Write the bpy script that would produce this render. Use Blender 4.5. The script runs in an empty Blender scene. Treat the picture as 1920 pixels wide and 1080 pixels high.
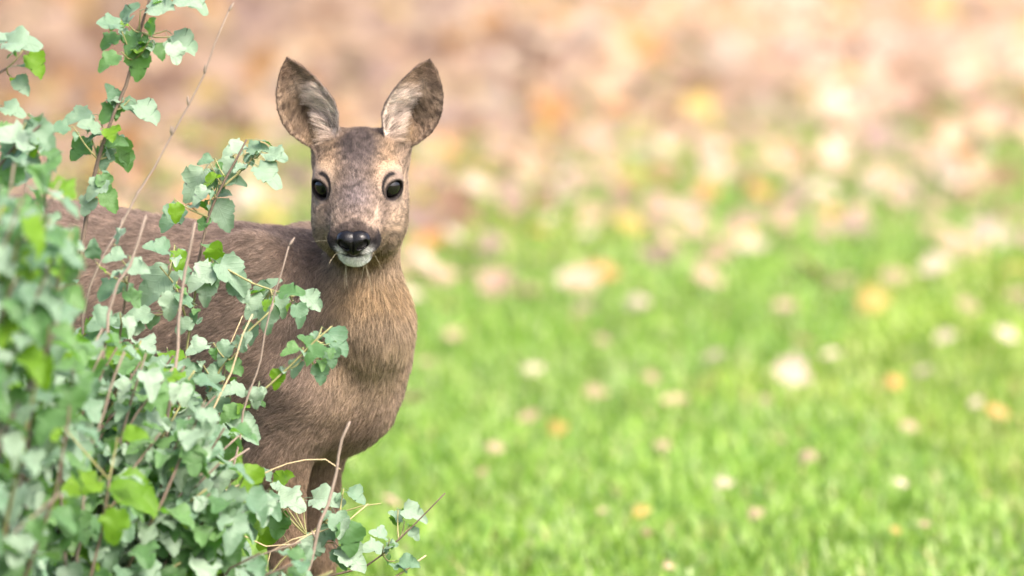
import bpy, math, random
import numpy as np
from mathutils import Vector, Matrix

# ------------------------------------------------------------------ camera, sky, sun, exposure
scene = bpy.context.scene
CAM_Y, CAM_Z = -10.6, 1.5
AIM_Z = 0.607
FOCAL, SENSOR = 300.0, 36.0
PITCH = math.atan2(CAM_Z - AIM_Z, -CAM_Y)
cam_data = bpy.data.cameras.new('camera')
cam_data.lens = FOCAL; cam_data.sensor_width = SENSOR
cam_data.clip_start = 0.1; cam_data.clip_end = 2000
cam_data.dof.use_dof = True
cam_data.dof.focus_distance = 10.47
cam_data.dof.aperture_fstop = 4.1
cam_data.dof.aperture_blades = 9
cam = bpy.data.objects.new('camera', cam_data)
scene.collection.objects.link(cam)
cam.location = (0, CAM_Y, CAM_Z)
cam.rotation_euler = (math.pi / 2 - PITCH, 0, 0)
scene.camera = cam

SUN_ELEV, SUN_AZ = 50.0, 142.0          # azimuth from +Y (view direction) clockwise towards +X
world = bpy.data.worlds.new('World'); scene.world = world; world.use_nodes = True
wn = world.node_tree.nodes; wn.clear()
sky = wn.new('ShaderNodeTexSky'); sky.sky_type = 'NISHITA'; sky.sun_disc = False
sky.sun_elevation = math.radians(SUN_ELEV); sky.sun_rotation = math.radians(SUN_AZ)
sky.air_density = 0.6; sky.dust_density = 5.0; sky.ozone_density = 0.6
bg = wn.new('ShaderNodeBackground'); bg.inputs['Strength'].default_value = 0.15
wo = wn.new('ShaderNodeOutputWorld')
world.node_tree.links.new(sky.outputs[0], bg.inputs[0]); world.node_tree.links.new(bg.outputs[0], wo.inputs[0])

sun_data = bpy.data.lights.new('sun', 'SUN'); sun_data.energy = 1.1; sun_data.angle = math.radians(14)
sun_data.color = (1.0, 0.93, 0.84)
sun = bpy.data.objects.new('sun', sun_data); scene.collection.objects.link(sun)
_az, _el = math.radians(SUN_AZ), math.radians(SUN_ELEV)
_sd = Vector((math.sin(_az) * math.cos(_el), math.cos(_az) * math.cos(_el), math.sin(_el)))
sun.rotation_euler = (-_sd).to_track_quat('-Z', 'Y').to_euler()
sun['kind'] = 'helper'

vs = scene.view_settings
vs.view_transform = 'Standard'; vs.look = 'None'; vs.gamma = 1.0; vs.use_curve_mapping = False
vs.exposure = 2.12
scene.render.engine = 'CYCLES'
scene.cycles.use_denoising = True
scene.cycles.max_bounces = 8; scene.cycles.diffuse_bounces = 4; scene.cycles.transmission_bounces = 6
scene.cycles.sample_clamp_indirect = 6

# ------------------------------------------------------------------ helpers
COL = scene.collection
rng = np.random.default_rng(7)
random.seed(7)

def srgb(r, g, b):
    f = lambda c: (c / 255 / 12.92) if c / 255 <= 0.04045 else ((c / 255 + 0.055) / 1.055) ** 2.4
    return np.array([f(r), f(g), f(b)])

def ray(px, py):
    s = SENSOR / FOCAL / 1920.0
    dx, du = (px - 960) * s, -(py - 540) * s
    c, sn = math.cos(PITCH), math.sin(PITCH)
    return np.array([dx, c + du * sn, -sn + du * c])

def at(px, py, y=0.0):            # the point seen at a pixel, at depth y (metres beyond the deer's eyes)
    d = ray(px, py); t = (y - CAM_Y) / d[1]
    return np.array([0, CAM_Y, CAM_Z]) + d * t

def on_ground(px, py, z=0.0):
    d = ray(px, py); t = (z - CAM_Z) / d[2]
    return np.array([0, CAM_Y, CAM_Z]) + d * t

def project(p):
    p = np.asarray(p, float).reshape(-1, 3) - np.array([0, CAM_Y, CAM_Z])
    c, sn = math.cos(PITCH), math.sin(PITCH)
    f = p[:, 1] * c - p[:, 2] * sn; u = p[:, 1] * sn + p[:, 2] * c
    s = SENSOR / FOCAL / 1920.0
    return 960 + p[:, 0] / f / s, 540 - u / f / s

def mesh_obj(name, verts, faces, mat=None, parent=None, smooth=True, color=None, attr='col', domain='POINT'):
    me = bpy.data.meshes.new(name)
    verts = np.asarray(verts, dtype=np.float32)
    if isinstance(faces, np.ndarray):
        k = faces.shape[1]; n = len(faces)
        me.vertices.add(len(verts)); me.vertices.foreach_set('co', verts.ravel())
        me.loops.add(n * k); me.loops.foreach_set('vertex_index', faces.astype(np.int32).ravel())
        me.polygons.add(n)
        me.polygons.foreach_set('loop_start', np.arange(0, n * k, k, dtype=np.int32))
        me.polygons.foreach_set('loop_total', np.full(n, k, dtype=np.int32))
        me.update(calc_edges=True)
    else:
        me.from_pydata([tuple(map(float, v)) for v in verts], [], faces)
    if smooth: me.polygons.foreach_set('use_smooth', np.ones(len(me.polygons), dtype=bool))
    if color is not None:
        a = me.attributes.new(attr, 'FLOAT_COLOR', domain)
        c = np.ones((len(color), 4), np.float32); c[:, :3] = color
        a.data.foreach_set('color', c.ravel())
    me.validate()
    o = bpy.data.objects.new(name, me); COL.objects.link(o)
    if mat: me.materials.append(mat)
    if parent: o.parent = parent
    return o

def link_mesh(name, me, parent=None):
    o = bpy.data.objects.new(name, me); COL.objects.link(o)
    if parent: o.parent = parent
    return o

def empty(name, loc=(0, 0, 0)):
    o = bpy.data.objects.new(name, None); COL.objects.link(o); o.location = loc
    o.empty_display_size = 0.05
    return o

def tag(o, label=None, cat=None, group=None, kind=None):
    if label: o['label'] = label
    if cat: o['category'] = cat
    if group: o['group'] = group
    if kind: o['kind'] = kind
    return o

def hash3(i, j, k, seed):
    h = (i.astype(np.int64) * 374761393 + j.astype(np.int64) * 668265263 + k.astype(np.int64) * 2147483647 + seed * 144665) & 0xffffffff
    h = ((h ^ (h >> 13)) * 1274126177) & 0xffffffff
    h = (h ^ (h >> 16)) & 0xffffffff
    return h / 4294967295.0

def vnoise(p, scale=1.0, seed=0):
    p = np.asarray(p) * scale
    i = np.floor(p).astype(np.int64); f = p - i; f = f * f * (3 - 2 * f)
    r = 0
    for a in (0, 1):
        for b in (0, 1):
            for c in (0, 1):
                w = (f[:, 0] if a else 1 - f[:, 0]) * (f[:, 1] if b else 1 - f[:, 1]) * (f[:, 2] if c else 1 - f[:, 2])
                r = r + w * hash3(i[:, 0] + a, i[:, 1] + b, i[:, 2] + c, seed)
    return r

def norm(v):
    v = np.asarray(v, float)
    return v / np.maximum(np.linalg.norm(v, axis=-1, keepdims=True), 1e-9)

def sstep(a, b, x):
    t = np.clip((x - a) / (b - a), 0, 1)
    return t * t * (3 - 2 * t)

# ------------------------------------------------------------------ materials
def new_mat(name):
    m = bpy.data.materials.new(name); m.use_nodes = True
    nt = m.node_tree; nt.nodes.clear()
    out = nt.nodes.new('ShaderNodeOutputMaterial')
    return m, nt, out

def N(nt, typ, **kw):
    n = nt.nodes.new(typ)
    for k, v in kw.items():
        if k in n.inputs: n.inputs[k].default_value = v
        else: setattr(n, k, v)
    return n

def simple_mat(name, color, rough=0.6, spec=0.4, bump=0, bscale=200, vary=0.0):
    m, nt, out = new_mat(name)
    b = N(nt, 'ShaderNodeBsdfPrincipled', Roughness=rough)
    b.inputs['Specular IOR Level'].default_value = spec
    b.inputs['Base Color'].default_value = (*color, 1)
    nt.links.new(b.outputs[0], out.inputs[0])
    tc = N(nt, 'ShaderNodeTexCoord'); nz = N(nt, 'ShaderNodeTexNoise', Scale=bscale)
    nt.links.new(tc.outputs['Object'], nz.inputs['Vector'])
    if vary:
        r = N(nt, 'ShaderNodeMapRange'); r.inputs['To Min'].default_value = 1 - vary; r.inputs['To Max'].default_value = 1 + vary
        mx = N(nt, 'ShaderNodeMix', data_type='RGBA', blend_type='MULTIPLY'); mx.inputs[0].default_value = 1
        mx.inputs[6].default_value = (*color, 1)
        nt.links.new(nz.outputs[0], r.inputs[0]); nt.links.new(r.outputs[0], mx.inputs[7]); nt.links.new(mx.outputs[2], b.inputs['Base Color'])
    if bump:
        bp = N(nt, 'ShaderNodeBump', Strength=bump, Distance=0.001)
        nt.links.new(nz.outputs[0], bp.inputs['Height']); nt.links.new(bp.outputs[0], b.inputs['Normal'])
    return m

def attr_leaf_mat(name, attr='col', transl=0.35, rough=0.5, spec=0.4):
    """two-sided thin leaf or blade whose colour is stored on the mesh"""
    m, nt, out = new_mat(name)
    at_ = N(nt, 'ShaderNodeAttribute', attribute_name=attr)
    b = N(nt, 'ShaderNodeBsdfPrincipled', Roughness=rough); b.inputs['Specular IOR Level'].default_value = spec
    t = N(nt, 'ShaderNodeBsdfTranslucent'); mix = N(nt, 'ShaderNodeMixShader'); mix.inputs[0].default_value = transl
    nt.links.new(at_.outputs['Color'], b.inputs['Base Color']); nt.links.new(at_.outputs['Color'], t.inputs[0])
    nt.links.new(b.outputs[0], mix.inputs[1]); nt.links.new(t.outputs[0], mix.inputs[2]); nt.links.new(mix.outputs[0], out.inputs[0])
    return m
# ------------------------------------------------------------------ ground: lawn running into leaf-strewn woodland floor
def lawn_edge(x):                 # depth y at which the lawn gives way to the fallen leaves
    x = np.asarray(x, float)
    return 12.0 + 1.8 * np.tanh((x - 0.2) * 0.9) + 0.5 * np.sin(x * 2.1 + 0.6)

def ground_z(x, y):
    x = np.asarray(x, float); y = np.asarray(y, float)
    return 0.02 * np.sin(x * 1.7 + y * 0.9) * sstep(3, 6, y) + 0.03 * np.sin(y * 1.3 + x * 0.6) * sstep(8, 12, y)

gx = np.concatenate([np.linspace(-120, -6, 20), np.linspace(-5.5, 5.5, 89), np.linspace(6, 120, 20)])
gy = np.concatenate([np.linspace(-30, -4, 10), np.linspace(-3.5, 26, 197), np.linspace(27, 300, 24)])
GX, GY = np.meshgrid(gx, gy, indexing='ij')
gv = np.stack([GX, GY, ground_z(GX, GY)], -1).reshape(-1, 3)
ii = np.arange(len(gx) * len(gy)).reshape(len(gx), len(gy))
gf = np.stack([ii[:-1, :-1], ii[1:, :-1], ii[1:, 1:], ii[:-1, 1:]], -1).reshape(-1, 4)
edge = sstep(-1.6, 1.2, gv[:, 1] - lawn_edge(gv[:, 0]))
m, nt, out = new_mat('lawn_and_leaf_mould')
b = N(nt, 'ShaderNodeBsdfPrincipled', Roughness=0.9); b.inputs['Specular IOR Level'].default_value = 0.15
a_ = N(nt, 'ShaderNodeAttribute', attribute_name='col'); sp = N(nt, 'ShaderNodeSeparateColor')
tc = N(nt, 'ShaderNodeTexCoord')
n1 = N(nt, 'ShaderNodeTexNoise', Scale=2.2, Detail=6.0); n2 = N(nt, 'ShaderNodeTexNoise', Scale=14.0, Detail=5.0); n3 = N(nt, 'ShaderNodeTexNoise', Scale=60.0, Detail=3.0)
for q in (n1, n2, n3): nt.links.new(tc.outputs['Object'], q.inputs['Vector'])
r1 = N(nt, 'ShaderNodeValToRGB'); e = r1.color_ramp.elements
e[0].position = .36; e[0].color = (.05, .085, .014, 1); e[1].position = .66; e[1].color = (.11, .17, .035, 1)
r2 = N(nt, 'ShaderNodeValToRGB'); e = r2.color_ramp.elements
e[0].position = .34; e[0].color = (.15, .090, .062, 1); e[1].position = .68; e[1].color = (.31, .205, .135, 1)
mx = N(nt, 'ShaderNodeMix', data_type='RGBA')
ad = N(nt, 'ShaderNodeMath', operation='ADD'); ad2 = N(nt, 'ShaderNodeMapRange')
ad2.inputs['From Min'].default_value = .35; ad2.inputs['From Max'].default_value = .65; ad2.inputs['To Min'].default_value = -.3; ad2.inputs['To Max'].default_value = .3
nt.links.new(a_.outputs['Color'], sp.inputs[0]); nt.links.new(n1.outputs[0], ad2.inputs[0])
nt.links.new(sp.outputs[0], ad.inputs[0]); nt.links.new(ad2.outputs[0], ad.inputs[1])
ad.use_clamp = True
nt.links.new(ad.outputs[0], mx.inputs[0]); nt.links.new(n2.outputs[0], r1.inputs[0]); nt.links.new(n2.outputs[0], r2.inputs[0])
nt.links.new(r1.outputs[0], mx.inputs[6]); nt.links.new(r2.outputs[0], mx.inputs[7]); nt.links.new(mx.outputs[2], b.inputs['Base Color'])
bp = N(nt, 'ShaderNodeBump', Strength=0.8, Distance=0.03); nt.links.new(n3.outputs[0], bp.inputs['Height']); nt.links.new(bp.outputs[0], b.inputs['Normal'])
nt.links.new(b.outputs[0], out.inputs[0])
ground = mesh_obj('ground', gv, gf, m, color=np.repeat(edge[:, None], 3, 1))
tag(ground, 'short green lawn running back into a leaf-strewn woodland floor', 'ground', kind='structure')

# grass blades
def half_width(y): return (y - CAM_Y) * 0.062

def scatter(y0, y1, dens, margin):
    ymax_w = half_width(y1) + margin
    n = int((y1 - y0) * 2 * ymax_w * dens)
    y = rng.uniform(y0, y1, n); x = rng.uniform(-ymax_w, ymax_w, n)
    k = np.abs(x) < half_width(y) + margin
    return x[k], y[k]

def make_grass():
    X, Y = [], []
    for y0, y1, d, mg in ((-2.2, 1.6, 900, 1.0), (1.6, 4.2, 5200, 0.5), (4.2, 7.5, 3000, 0.6), (7.5, 12.5, 1500, 0.8), (12.5, 19.5, 1100, 0.8)):
        x, y = scatter(y0, y1, d, mg); X.append(x); Y.append(y)
    x = np.concatenate(X); y = np.concatenate(Y)
    # thin out towards the leaves, in ragged patches
    pn = vnoise(np.stack([x * 2.6, y * .5, x * 0], -1), 1.1, 3) * 0.6 + vnoise(np.stack([x * 2, y * .5, x * 0], -1), 3.3, 4) * 0.4
    keep = (y - lawn_edge(x)) / 4.6 + (pn - 0.5) * 3.8 < rng.uniform(-0.9, 1.0, len(x))
    x, y, pn = x[keep], y[keep], pn[keep]
    n = len(x)
    tuft = vnoise(np.stack([x, y, x * 0], -1), 5.0, 9)
    h = rng.uniform(0.026, 0.052, n) * (0.65 + 0.8 * tuft) * (1 - 0.25 * sstep(6, 10, y))
    w = rng.uniform(0.0016, 0.0034, n) * (1 + 0.06 * np.clip(y, 0, 9))
    az = rng.uniform(0, 2 * np.pi, n); lean = rng.uniform(0.1, 1.0, n) * h
    dirx, diry = np.cos(az), np.sin(az)
    fx, fy = -diry, dirx                           # width axis
    z0 = ground_z(x, y) - 0.004
    V = np.zeros((n, 5, 3), np.float32)
    for k, (s, hh, ll, ww) in enumerate(((-1, 0, 0, 1), (1, 0, 0, 1), (-1, .6, .35, .8), (1, .6, .35, .8), (0, 1, 1, 0))):
        V[:, k, 0] = x + dirx * lean * ll + fx * s * w * ww
        V[:, k, 1] = y + diry * lean * ll + fy * s * w * ww
        V[:, k, 2] = z0 + h * hh * (1 if k < 4 else 0.92)
    base = np.arange(n)[:, None] * 5
    F = np.concatenate([base + np.array([[0, 1, 3]]), base + np.array([[0, 3, 2]]), base + np.array([[2, 3, 4]])])
    pal = np.array([[.132, .270, .026], [.190, .340, .040], [.248, .400, .074], [.335, .440, .175], [.082, .195, .022], [.32, .28, .13]])
    pr = np.stack([.24 + 0 * x, .28 + 0 * x, .22 + 0 * x, .11 + 0 * x, .12 + 0 * x, .03 + .55 * sstep(-6, 1, y - lawn_edge(x))], -1)
    pr /= pr.sum(1, keepdims=True)
    ci = (rng.uniform(0, 1, n)[:, None] > np.cumsum(pr, 1)).sum(1).clip(0, 5)
    c = pal[ci] * np.where(vnoise(np.stack([x * 2.2, y * .6, x * 0], -1), 1.0, 71)[:, None] > .58, np.array([[1.22, 1.02, .9]]), np.array([[1.06, .99, .95]])) * rng.uniform(.8, 1.2, (n, 1)) * (0.9 + 0.28 * vnoise(np.stack([x, y, x * 0], -1), 2.4, 12))[:, None]
    col = np.repeat(c, 5, 0)
    o = mesh_obj('grass', V.reshape(-1, 3), F, attr_leaf_mat('grass_blades', transl=.45, rough=.42, spec=.5), color=col, smooth=False)
    tag(o, 'short bright green grass of the lawn behind the deer', 'grass', kind='stuff')
make_grass()

# fallen leaves -------------------------------------------------------------
def dead_leaf(kind, curl, seed):
    """small curled dead leaf lying in the XY plane, unit length"""
    r = random.Random(seed)
    if kind == 'oval':
        half = [(0, 0), (.12, .16), (.3, .28), (.52, .31), (.74, .22), (.9, .09), (1, 0)]
    else:
        half = [(0, 0), (-.04, .22), (.16, .30), (.22, .52), (.42, .34), (.62, .42), (.66, .20), (.86, .14), (1, 0)]
    vs_, fs = [], []
    n = len(half)
    for u, v in half:
        mu = min(max(u, 0), 1)
        for s in (-1, 0, 1):
            vv = v * s; uu = u if s else mu
            z = curl * (vv * vv * 1.6 + .35 * (uu - .5) ** 2) + r.uniform(-.03, .03) + .05 * math.sin(uu * 5 + vv * 4 + seed)
            vs_.append((uu - .5, vv, z))
    for i in range(n - 1):
        a = i * 3
        fs += [(a, a + 1, a + 4, a + 3), (a + 1, a + 2, a + 5, a + 4)]
    return np.array(vs_), fs

DEAD = {'cream': (.48, .385, .29), 'pale tan': (.40, .285, .18), 'orange': (.42, .215, .07), 'brown': (.19, .105, .06),
        'pinkish': (.40, .275, .195), 'yellow': (.40, .29, .075), 'mauve': (.25, .168, .135)}
def dead_mat(name, c):
    m, nt, out = new_mat(name)
    oi = N(nt, 'ShaderNodeObjectInfo'); tc = N(nt, 'ShaderNodeTexCoord'); nz = N(nt, 'ShaderNodeTexNoise', Scale=7.0, Detail=4.0)
    nt.links.new(tc.outputs['Object'], nz.inputs['Vector'])
    r = N(nt, 'ShaderNodeMapRange'); r.inputs['From Min'].default_value = .3; r.inputs['From Max'].default_value = .7
    r.inputs['To Min'].default_value = .72; r.inputs['To Max'].default_value = 1.08
    nt.links.new(nz.outputs[0], r.inputs[0])
    mx = N(nt, 'ShaderNodeMix', data_type='RGBA', blend_type='MULTIPLY'); mx.inputs[0].default_value = 1
    mx.inputs[6].default_value = (*c, 1); nt.links.new(r.outputs[0], mx.inputs[7])
    hs = N(nt, 'ShaderNodeHueSaturation'); rv = N(nt, 'ShaderNodeMapRange'); rv.inputs['To Min'].default_value = .8; rv.inputs['To Max'].default_value = 1.15
    nt.links.new(oi.outputs['Random'], rv.inputs[0]); nt.links.new(rv.outputs[0], hs.inputs['Value']); nt.links.new(mx.outputs[2], hs.inputs['Color'])
    b = N(nt, 'ShaderNodeBsdfPrincipled', Roughness=.6); b.inputs['Specular IOR Level'].default_value = .35
    t = N(nt, 'ShaderNodeBsdfTranslucent'); ms = N(nt, 'ShaderNodeMixShader'); ms.inputs[0].default_value = .3
    nt.links.new(hs.outputs[0], b.inputs['Base Color']); nt.links.new(hs.outputs[0], t.inputs[0])
    nt.links.new(b.outputs[0], ms.inputs[1]); nt.links.new(t.outputs[0], ms.inputs[2]); nt.links.new(ms.outputs[0], out.inputs[0])
    return m
DEAD_MAT = {k: dead_mat('dead_leaf_' + k.replace(' ', '_'), v) for k, v in DEAD.items()}
dead_shapes = [dead_leaf('oval', 1.0, 1), dead_leaf('oval', .5, 2), dead_leaf('lobed', .8, 3), dead_leaf('lobed', .45, 4), dead_leaf('oval', -.8, 5)]
dead_mesh = {}
for ck in DEAD:
    for si, (v, f) in enumerate(dead_shapes):
        me = bpy.data.meshes.new('fallen_leaf'); me.from_pydata([tuple(p) for p in v], [], f); me.materials.append(DEAD_MAT[ck])
        me.polygons.foreach_set('use_smooth', np.ones(len(me.polygons), dtype=bool))
        dead_mesh[ck, si] = me

DEAD_LABEL = {'cream': 'cream coloured dry fallen leaf lying on the green lawn', 'pale tan': 'pale tan dry fallen leaf lying on the green lawn',
              'orange': 'orange autumn leaf fallen on the green lawn', 'brown': 'dark brown withered leaf fallen on the green lawn',
              'pinkish': 'pinkish beige fallen leaf lying on the green lawn', 'yellow': 'yellow autumn leaf fallen on the green lawn',
              'mauve': 'mauve brown withered leaf fallen on the green lawn'}
def fallen_leaf(x, y, size, ck, si=None, label=None, lift=0.03):
    si = random.randrange(5) if si is None else si
    o = link_mesh('fallen_leaf', dead_mesh[ck, si])
    o.location = (x, y, float(ground_z(x, y)) + lift)
    o.scale = (size, size * random.uniform(.85, 1.1), size)
    o.rotation_euler = (random.uniform(.35, .95), random.uniform(-.45, .45), random.uniform(-1.2, 1.2)) if random.random() < .75 else (random.uniform(-.3, .3), random.uniform(-.3, .3), random.uniform(0, 6.28))
    tag(o, label or ('large ' if size > .075 else 'small ' if size < .052 else '') + ('lobed ' if si in (2, 3) else 'oval ') + DEAD_LABEL[ck], 'leaf', 'fallen leaves scattered on the lawn')
    return o

taken = []
for px, py, w, ck in ((1490, 697, 92, 'cream'), (1560, 662, 50, 'cream'), (1340, 662, 62, 'cream'), (1222, 703, 45, 'pale tan'), (1000, 678, 60, 'cream'),
                      (992, 783, 60, 'pale tan'), (928, 845, 50, 'pale tan'), (1360, 915, 46, 'cream'), (1265, 748, 70, 'pale tan'), (1690, 913, 36, 'cream'),
                      (1206, 965, 44, 'yellow'), (1420, 970, 40, 'pale tan'), (1130, 520, 80, 'orange'), (832, 515, 70, 'pinkish'), (1760, 522, 92, 'cream'),
                      (1410, 485, 90, 'cream'), (1350, 500, 80, 'pale tan'), (1640, 580, 80, 'yellow'), (1888, 640, 60, 'cream'), (1870, 772, 60, 'orange'), (1775, 640, 55, 'cream'),
                      (1730, 690, 45, 'cream'), (1432, 745, 44, 'pale tan'), (850, 615, 50, 'pale tan'), (1120, 733, 60, 'pale tan'), (1065, 527, 66, 'cream'),
                      (800, 668, 44, 'pale tan'), (1180, 440, 80, 'yellow'), (1910, 570, 70, 'pinkish'), (1505, 640, 50, 'brown'), (1215, 1005, 24, 'brown'),
                      (1735, 990, 34, 'pale tan'), (1680, 1000, 30, 'yellow'), (1130, 965, 30, 'pale tan'), (1255, 1070, 30, 'pale tan'), (1130, 628, 44, 'pinkish'),
                      (1830, 750, 40, 'cream'), (905, 890, 30, 'pale tan'), (1545, 455, 60, 'pinkish'), (1040, 385, 80, 'cream'), (1350, 292, 80, 'cream'), (1610, 220, 75, 'cream')):
    g = on_ground(px, py, 0.035)
    size = w * 0.82 * (SENSOR / FOCAL / 1920.0) * (g[1] - CAM_Y)
    o = fallen_leaf(g[0], g[1], size, ck, lift=0.040); o.rotation_euler = (random.uniform(.5, 1.0), random.uniform(-.5, .5), random.uniform(-.5, .5))
    taken.append((g[0], g[1]))
n_leaf = len(taken); tries = 0
while n_leaf < 290 and tries < 20000:
    tries += 1
    y = random.uniform(2.2, 11.0); x = random.uniform(-1, 1) * half_width(y) * 1.05
    px, py = project((x, y, .03))
    if px[0] < 720 and py[0] > 430: continue
    e_ = (y - float(lawn_edge(x))) + 1.4
    pr = 0.10 + 0.9 * float(sstep(-4.5, 0.5, e_))
    if random.random() > pr: continue
    if any((x - a) ** 2 + (y - b) ** 2 < (.10 if y > 6 else .2) ** 2 for a, b in taken): continue
    ck = random.choices(['cream', 'pale tan', 'orange', 'brown', 'pinkish', 'yellow', 'mauve'], [1.4, 4, .9, .9, 3.0, .6, .8])[0]
    size = random.uniform(.045, .085) * (0.62 if y < 4.5 else 1)
    fallen_leaf(x, y, size, ck, lift=random.uniform(.03, .045)); taken.append((x, y)); n_leaf += 1

def make_litter():
    """the closed carpet of leaves under the trees: nobody could count it"""
    P = []
    for y0, y1, d in ((4.0, 8, 40), (8, 11, 30), (11, 14, 36), (14, 17, 64), (17, 26, 105), (26, 36, 60)):
        x, y = scatter(y0, y1, d, 2.6); P.append(np.stack([x, y], -1))
    P = np.concatenate(P); x, y = P[:, 0], P[:, 1]
    e_ = y - lawn_edge(x) + .9
    keep = rng.uniform(0, 1, len(x)) < sstep(-6.2, 2.2, e_ + 2.2 * (vnoise(np.stack([x, y, 0 * x], -1), .9, 21) - .5))
    x, y, e_ = x[keep], y[keep], e_[keep]
    n = len(x)
    names = list(DEAD)
    p3 = np.stack([x, y, 0 * x], -1)
    q3 = p3 * np.array([3.6, .32, 1]); A, B = vnoise(q3, 1.0, 31), vnoise(q3, 1.7, 32)
    right_glow = sstep(-1.0, 1.3, x)  # warm glow towards the right, put into the leaf colours
    pr = np.stack([.6 * right_glow + .2 * A, 1.1 + 0 * x, .28 + 1.3 * sstep(.62, .8, B), .30 + 1.0 * sstep(.55, .85, 1 - A) * (1 - .5 * right_glow),
                   .9 + .5 * right_glow, .22 + .5 * sstep(.65, .85, A), .45 + .8 * (1 - right_glow) * sstep(.4, .8, 1 - B)], -1)
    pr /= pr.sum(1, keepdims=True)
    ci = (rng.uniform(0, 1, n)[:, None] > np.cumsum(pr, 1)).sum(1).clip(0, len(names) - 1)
    base = np.array([DEAD[k] for k in names])[ci] * rng.uniform(.55, 1.1, (n, 1)) * (1.0 - .34 * (1 - right_glow))[:, None]  # leaves darkened to the left, away from the painted glow
    Vs, Fs, Cs, off = [], [], [], 0
    si = rng.integers(0, 5, n)
    for s in range(5):
        v, f = dead_shapes[s]; idx = np.where(si == s)[0]; k = len(idx)
        if s in (2, 3): v = v
        sz = (rng.uniform(.06, .11, k) * (1 + .5 * sstep(10, 16, y[idx])))[:, None, None]
        rx, ry, rz = rng.uniform(-.1, 1.25, k), rng.uniform(-.5, .5, k), rng.uniform(0, 2 * np.pi, k)
        q = v[None] * sz
        cy, sy = np.cos(rz)[:, None], np.sin(rz)[:, None]
        q = np.stack([q[..., 0] * cy - q[..., 1] * sy, q[..., 0] * sy + q[..., 1] * cy, q[..., 2]], -1)
        cx, sx = np.cos(rx)[:, None], np.sin(rx)[:, None]
        q = np.stack([q[..., 0], q[..., 1] * cx - q[..., 2] * sx, q[..., 1] * sx + q[..., 2] * cx], -1)
        cb, sb = np.cos(ry)[:, None], np.sin(ry)[:, None]
        q = np.stack([q[..., 0] * cb + q[..., 2] * sb, q[..., 1], -q[..., 0] * sb + q[..., 2] * cb], -1)
        q[..., 0] += x[idx][:, None]; q[..., 1] += y[idx][:, None]
        q[..., 2] += (ground_z(x[idx], y[idx]) + rng.uniform(.012, .05, k))[:, None]
        f = np.array(f); F = (f[None] + (np.arange(k) * len(v))[:, None, None] + off).reshape(-1, 4)
        Vs.append(q.reshape(-1, 3)); Fs.append(F); Cs.append(np.repeat(base[idx], len(v), 0)); off += k * len(v)
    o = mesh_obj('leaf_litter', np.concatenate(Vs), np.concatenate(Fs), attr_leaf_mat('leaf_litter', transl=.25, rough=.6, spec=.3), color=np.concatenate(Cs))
    tag(o, 'carpet of tan, peach and orange fallen leaves beyond the lawn', 'leaf litter', kind='stuff')
make_litter()
# ------------------------------------------------------------------ the roe deer
S = 0.00066                                        # metres per photo pixel at the deer's eyes
EYE_MID = at(671, 350, 0.0)

def rotz(a): c, s = math.cos(a), math.sin(a); return np.array([[c, -s, 0], [s, c, 0], [0, 0, 1]])
_p, _yaw = math.radians(27), math.radians(-2.5)
# head frame columns: X to the viewer's right, F towards the muzzle, U up
HX = np.array([1, 0, 0.]); HF = np.array([0, -math.cos(_p), -math.sin(_p)]); HU = np.array([0, -math.sin(_p), math.cos(_p)])
HM = rotz(_yaw) @ np.stack([HX, HF, HU], 1)
def head_local(P): return (P - EYE_MID) @ HM
def head_world(L): return np.asarray(L) @ HM.T + EYE_MID
# body frame: A forward, B towards the near (camera) side, Z up
BYAW = math.radians(26)
BF = np.array([math.cos(BYAW), -math.sin(BYAW), 0]); BB = np.array([-math.sin(BYAW), -math.cos(BYAW), 0]); BU = np.array([0, 0, 1.])
BM = np.stack([BF, BB, BU], 1)
BO = np.array([-0.255, 0.145, 0.0])
def body_local(P): return (P - BO) @ BM
def body_world(L): return np.asarray(L) @ BM.T + BO

def ellip(P, c, r, M=None):
    q = P - np.asarray(c)
    if M is not None: q = q @ M
    r = np.asarray(r); k0 = np.linalg.norm(q / r, axis=1); k1 = np.linalg.norm(q / (r * r), axis=1)
    return k0 * (k0 - 1.0) / np.maximum(k1, 1e-6)
def cone(P, a, b, ra, rb):
    a = np.asarray(a, float); b = np.asarray(b, float); ba = b - a
    t = np.clip(((P - a) @ ba) / (ba @ ba), 0, 1)
    return np.linalg.norm(P - a - t[:, None] * ba, axis=1) - (ra + (rb - ra) * t)
def smin(a, b, k):
    h = np.maximum(k - np.abs(a - b), 0) / k
    return np.minimum(a, b) - h * h * k * 0.25
def smax(a, b, k): return -smin(-a, -b, k)

EYE_R = 0.0146
EYE_C = {s: np.array([s * 0.0395, 0.006, 0.005]) for s in (-1, 1)}
GAZE = {s: norm(np.array([s * 0.52, 0.84, 0.10])) for s in (-1, 1)}

# ears: frame columns W (across, +outwards), L (base to tip), Nn (towards the opening)
EAR_LEN = 0.128
EAR = {}
for s, base, tip in ((-1, at(612, 268, .045), at(536, 114, .025)), (1, at(742, 268, .045), at(808, 117, .025))):
    L_ = norm(tip - base); n_ = norm(np.array([s * .22, -1.0, 0.05])); n_ = norm(n_ - L_ * (n_ @ L_)); W_ = np.cross(L_, n_) * 1.0
    if W_[0] * s < 0: W_ = -W_
    EAR[s] = (base, np.stack([W_, L_, n_], 1), np.linalg.norm(tip - base))
def ear_coords(P, s):
    base, M, ln = EAR[s]
    q = (P - base) @ M
    return q[:, 0], q[:, 1] / ln, q[:, 2], ln
EAR_T = np.array([-.12, 0, .12, .25, .4, .55, .7, .82, .92, 1.0])
EAR_OUT = np.array([.010, .0165, .0265, .0350, .0385, .037, .0315, .023, .0135, .001])   # outer half width
EAR_IN = np.array([.010, .0155, .0245, .0325, .0345, .0315, .025, .0175, .0095, .001])    # inner half width
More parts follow.
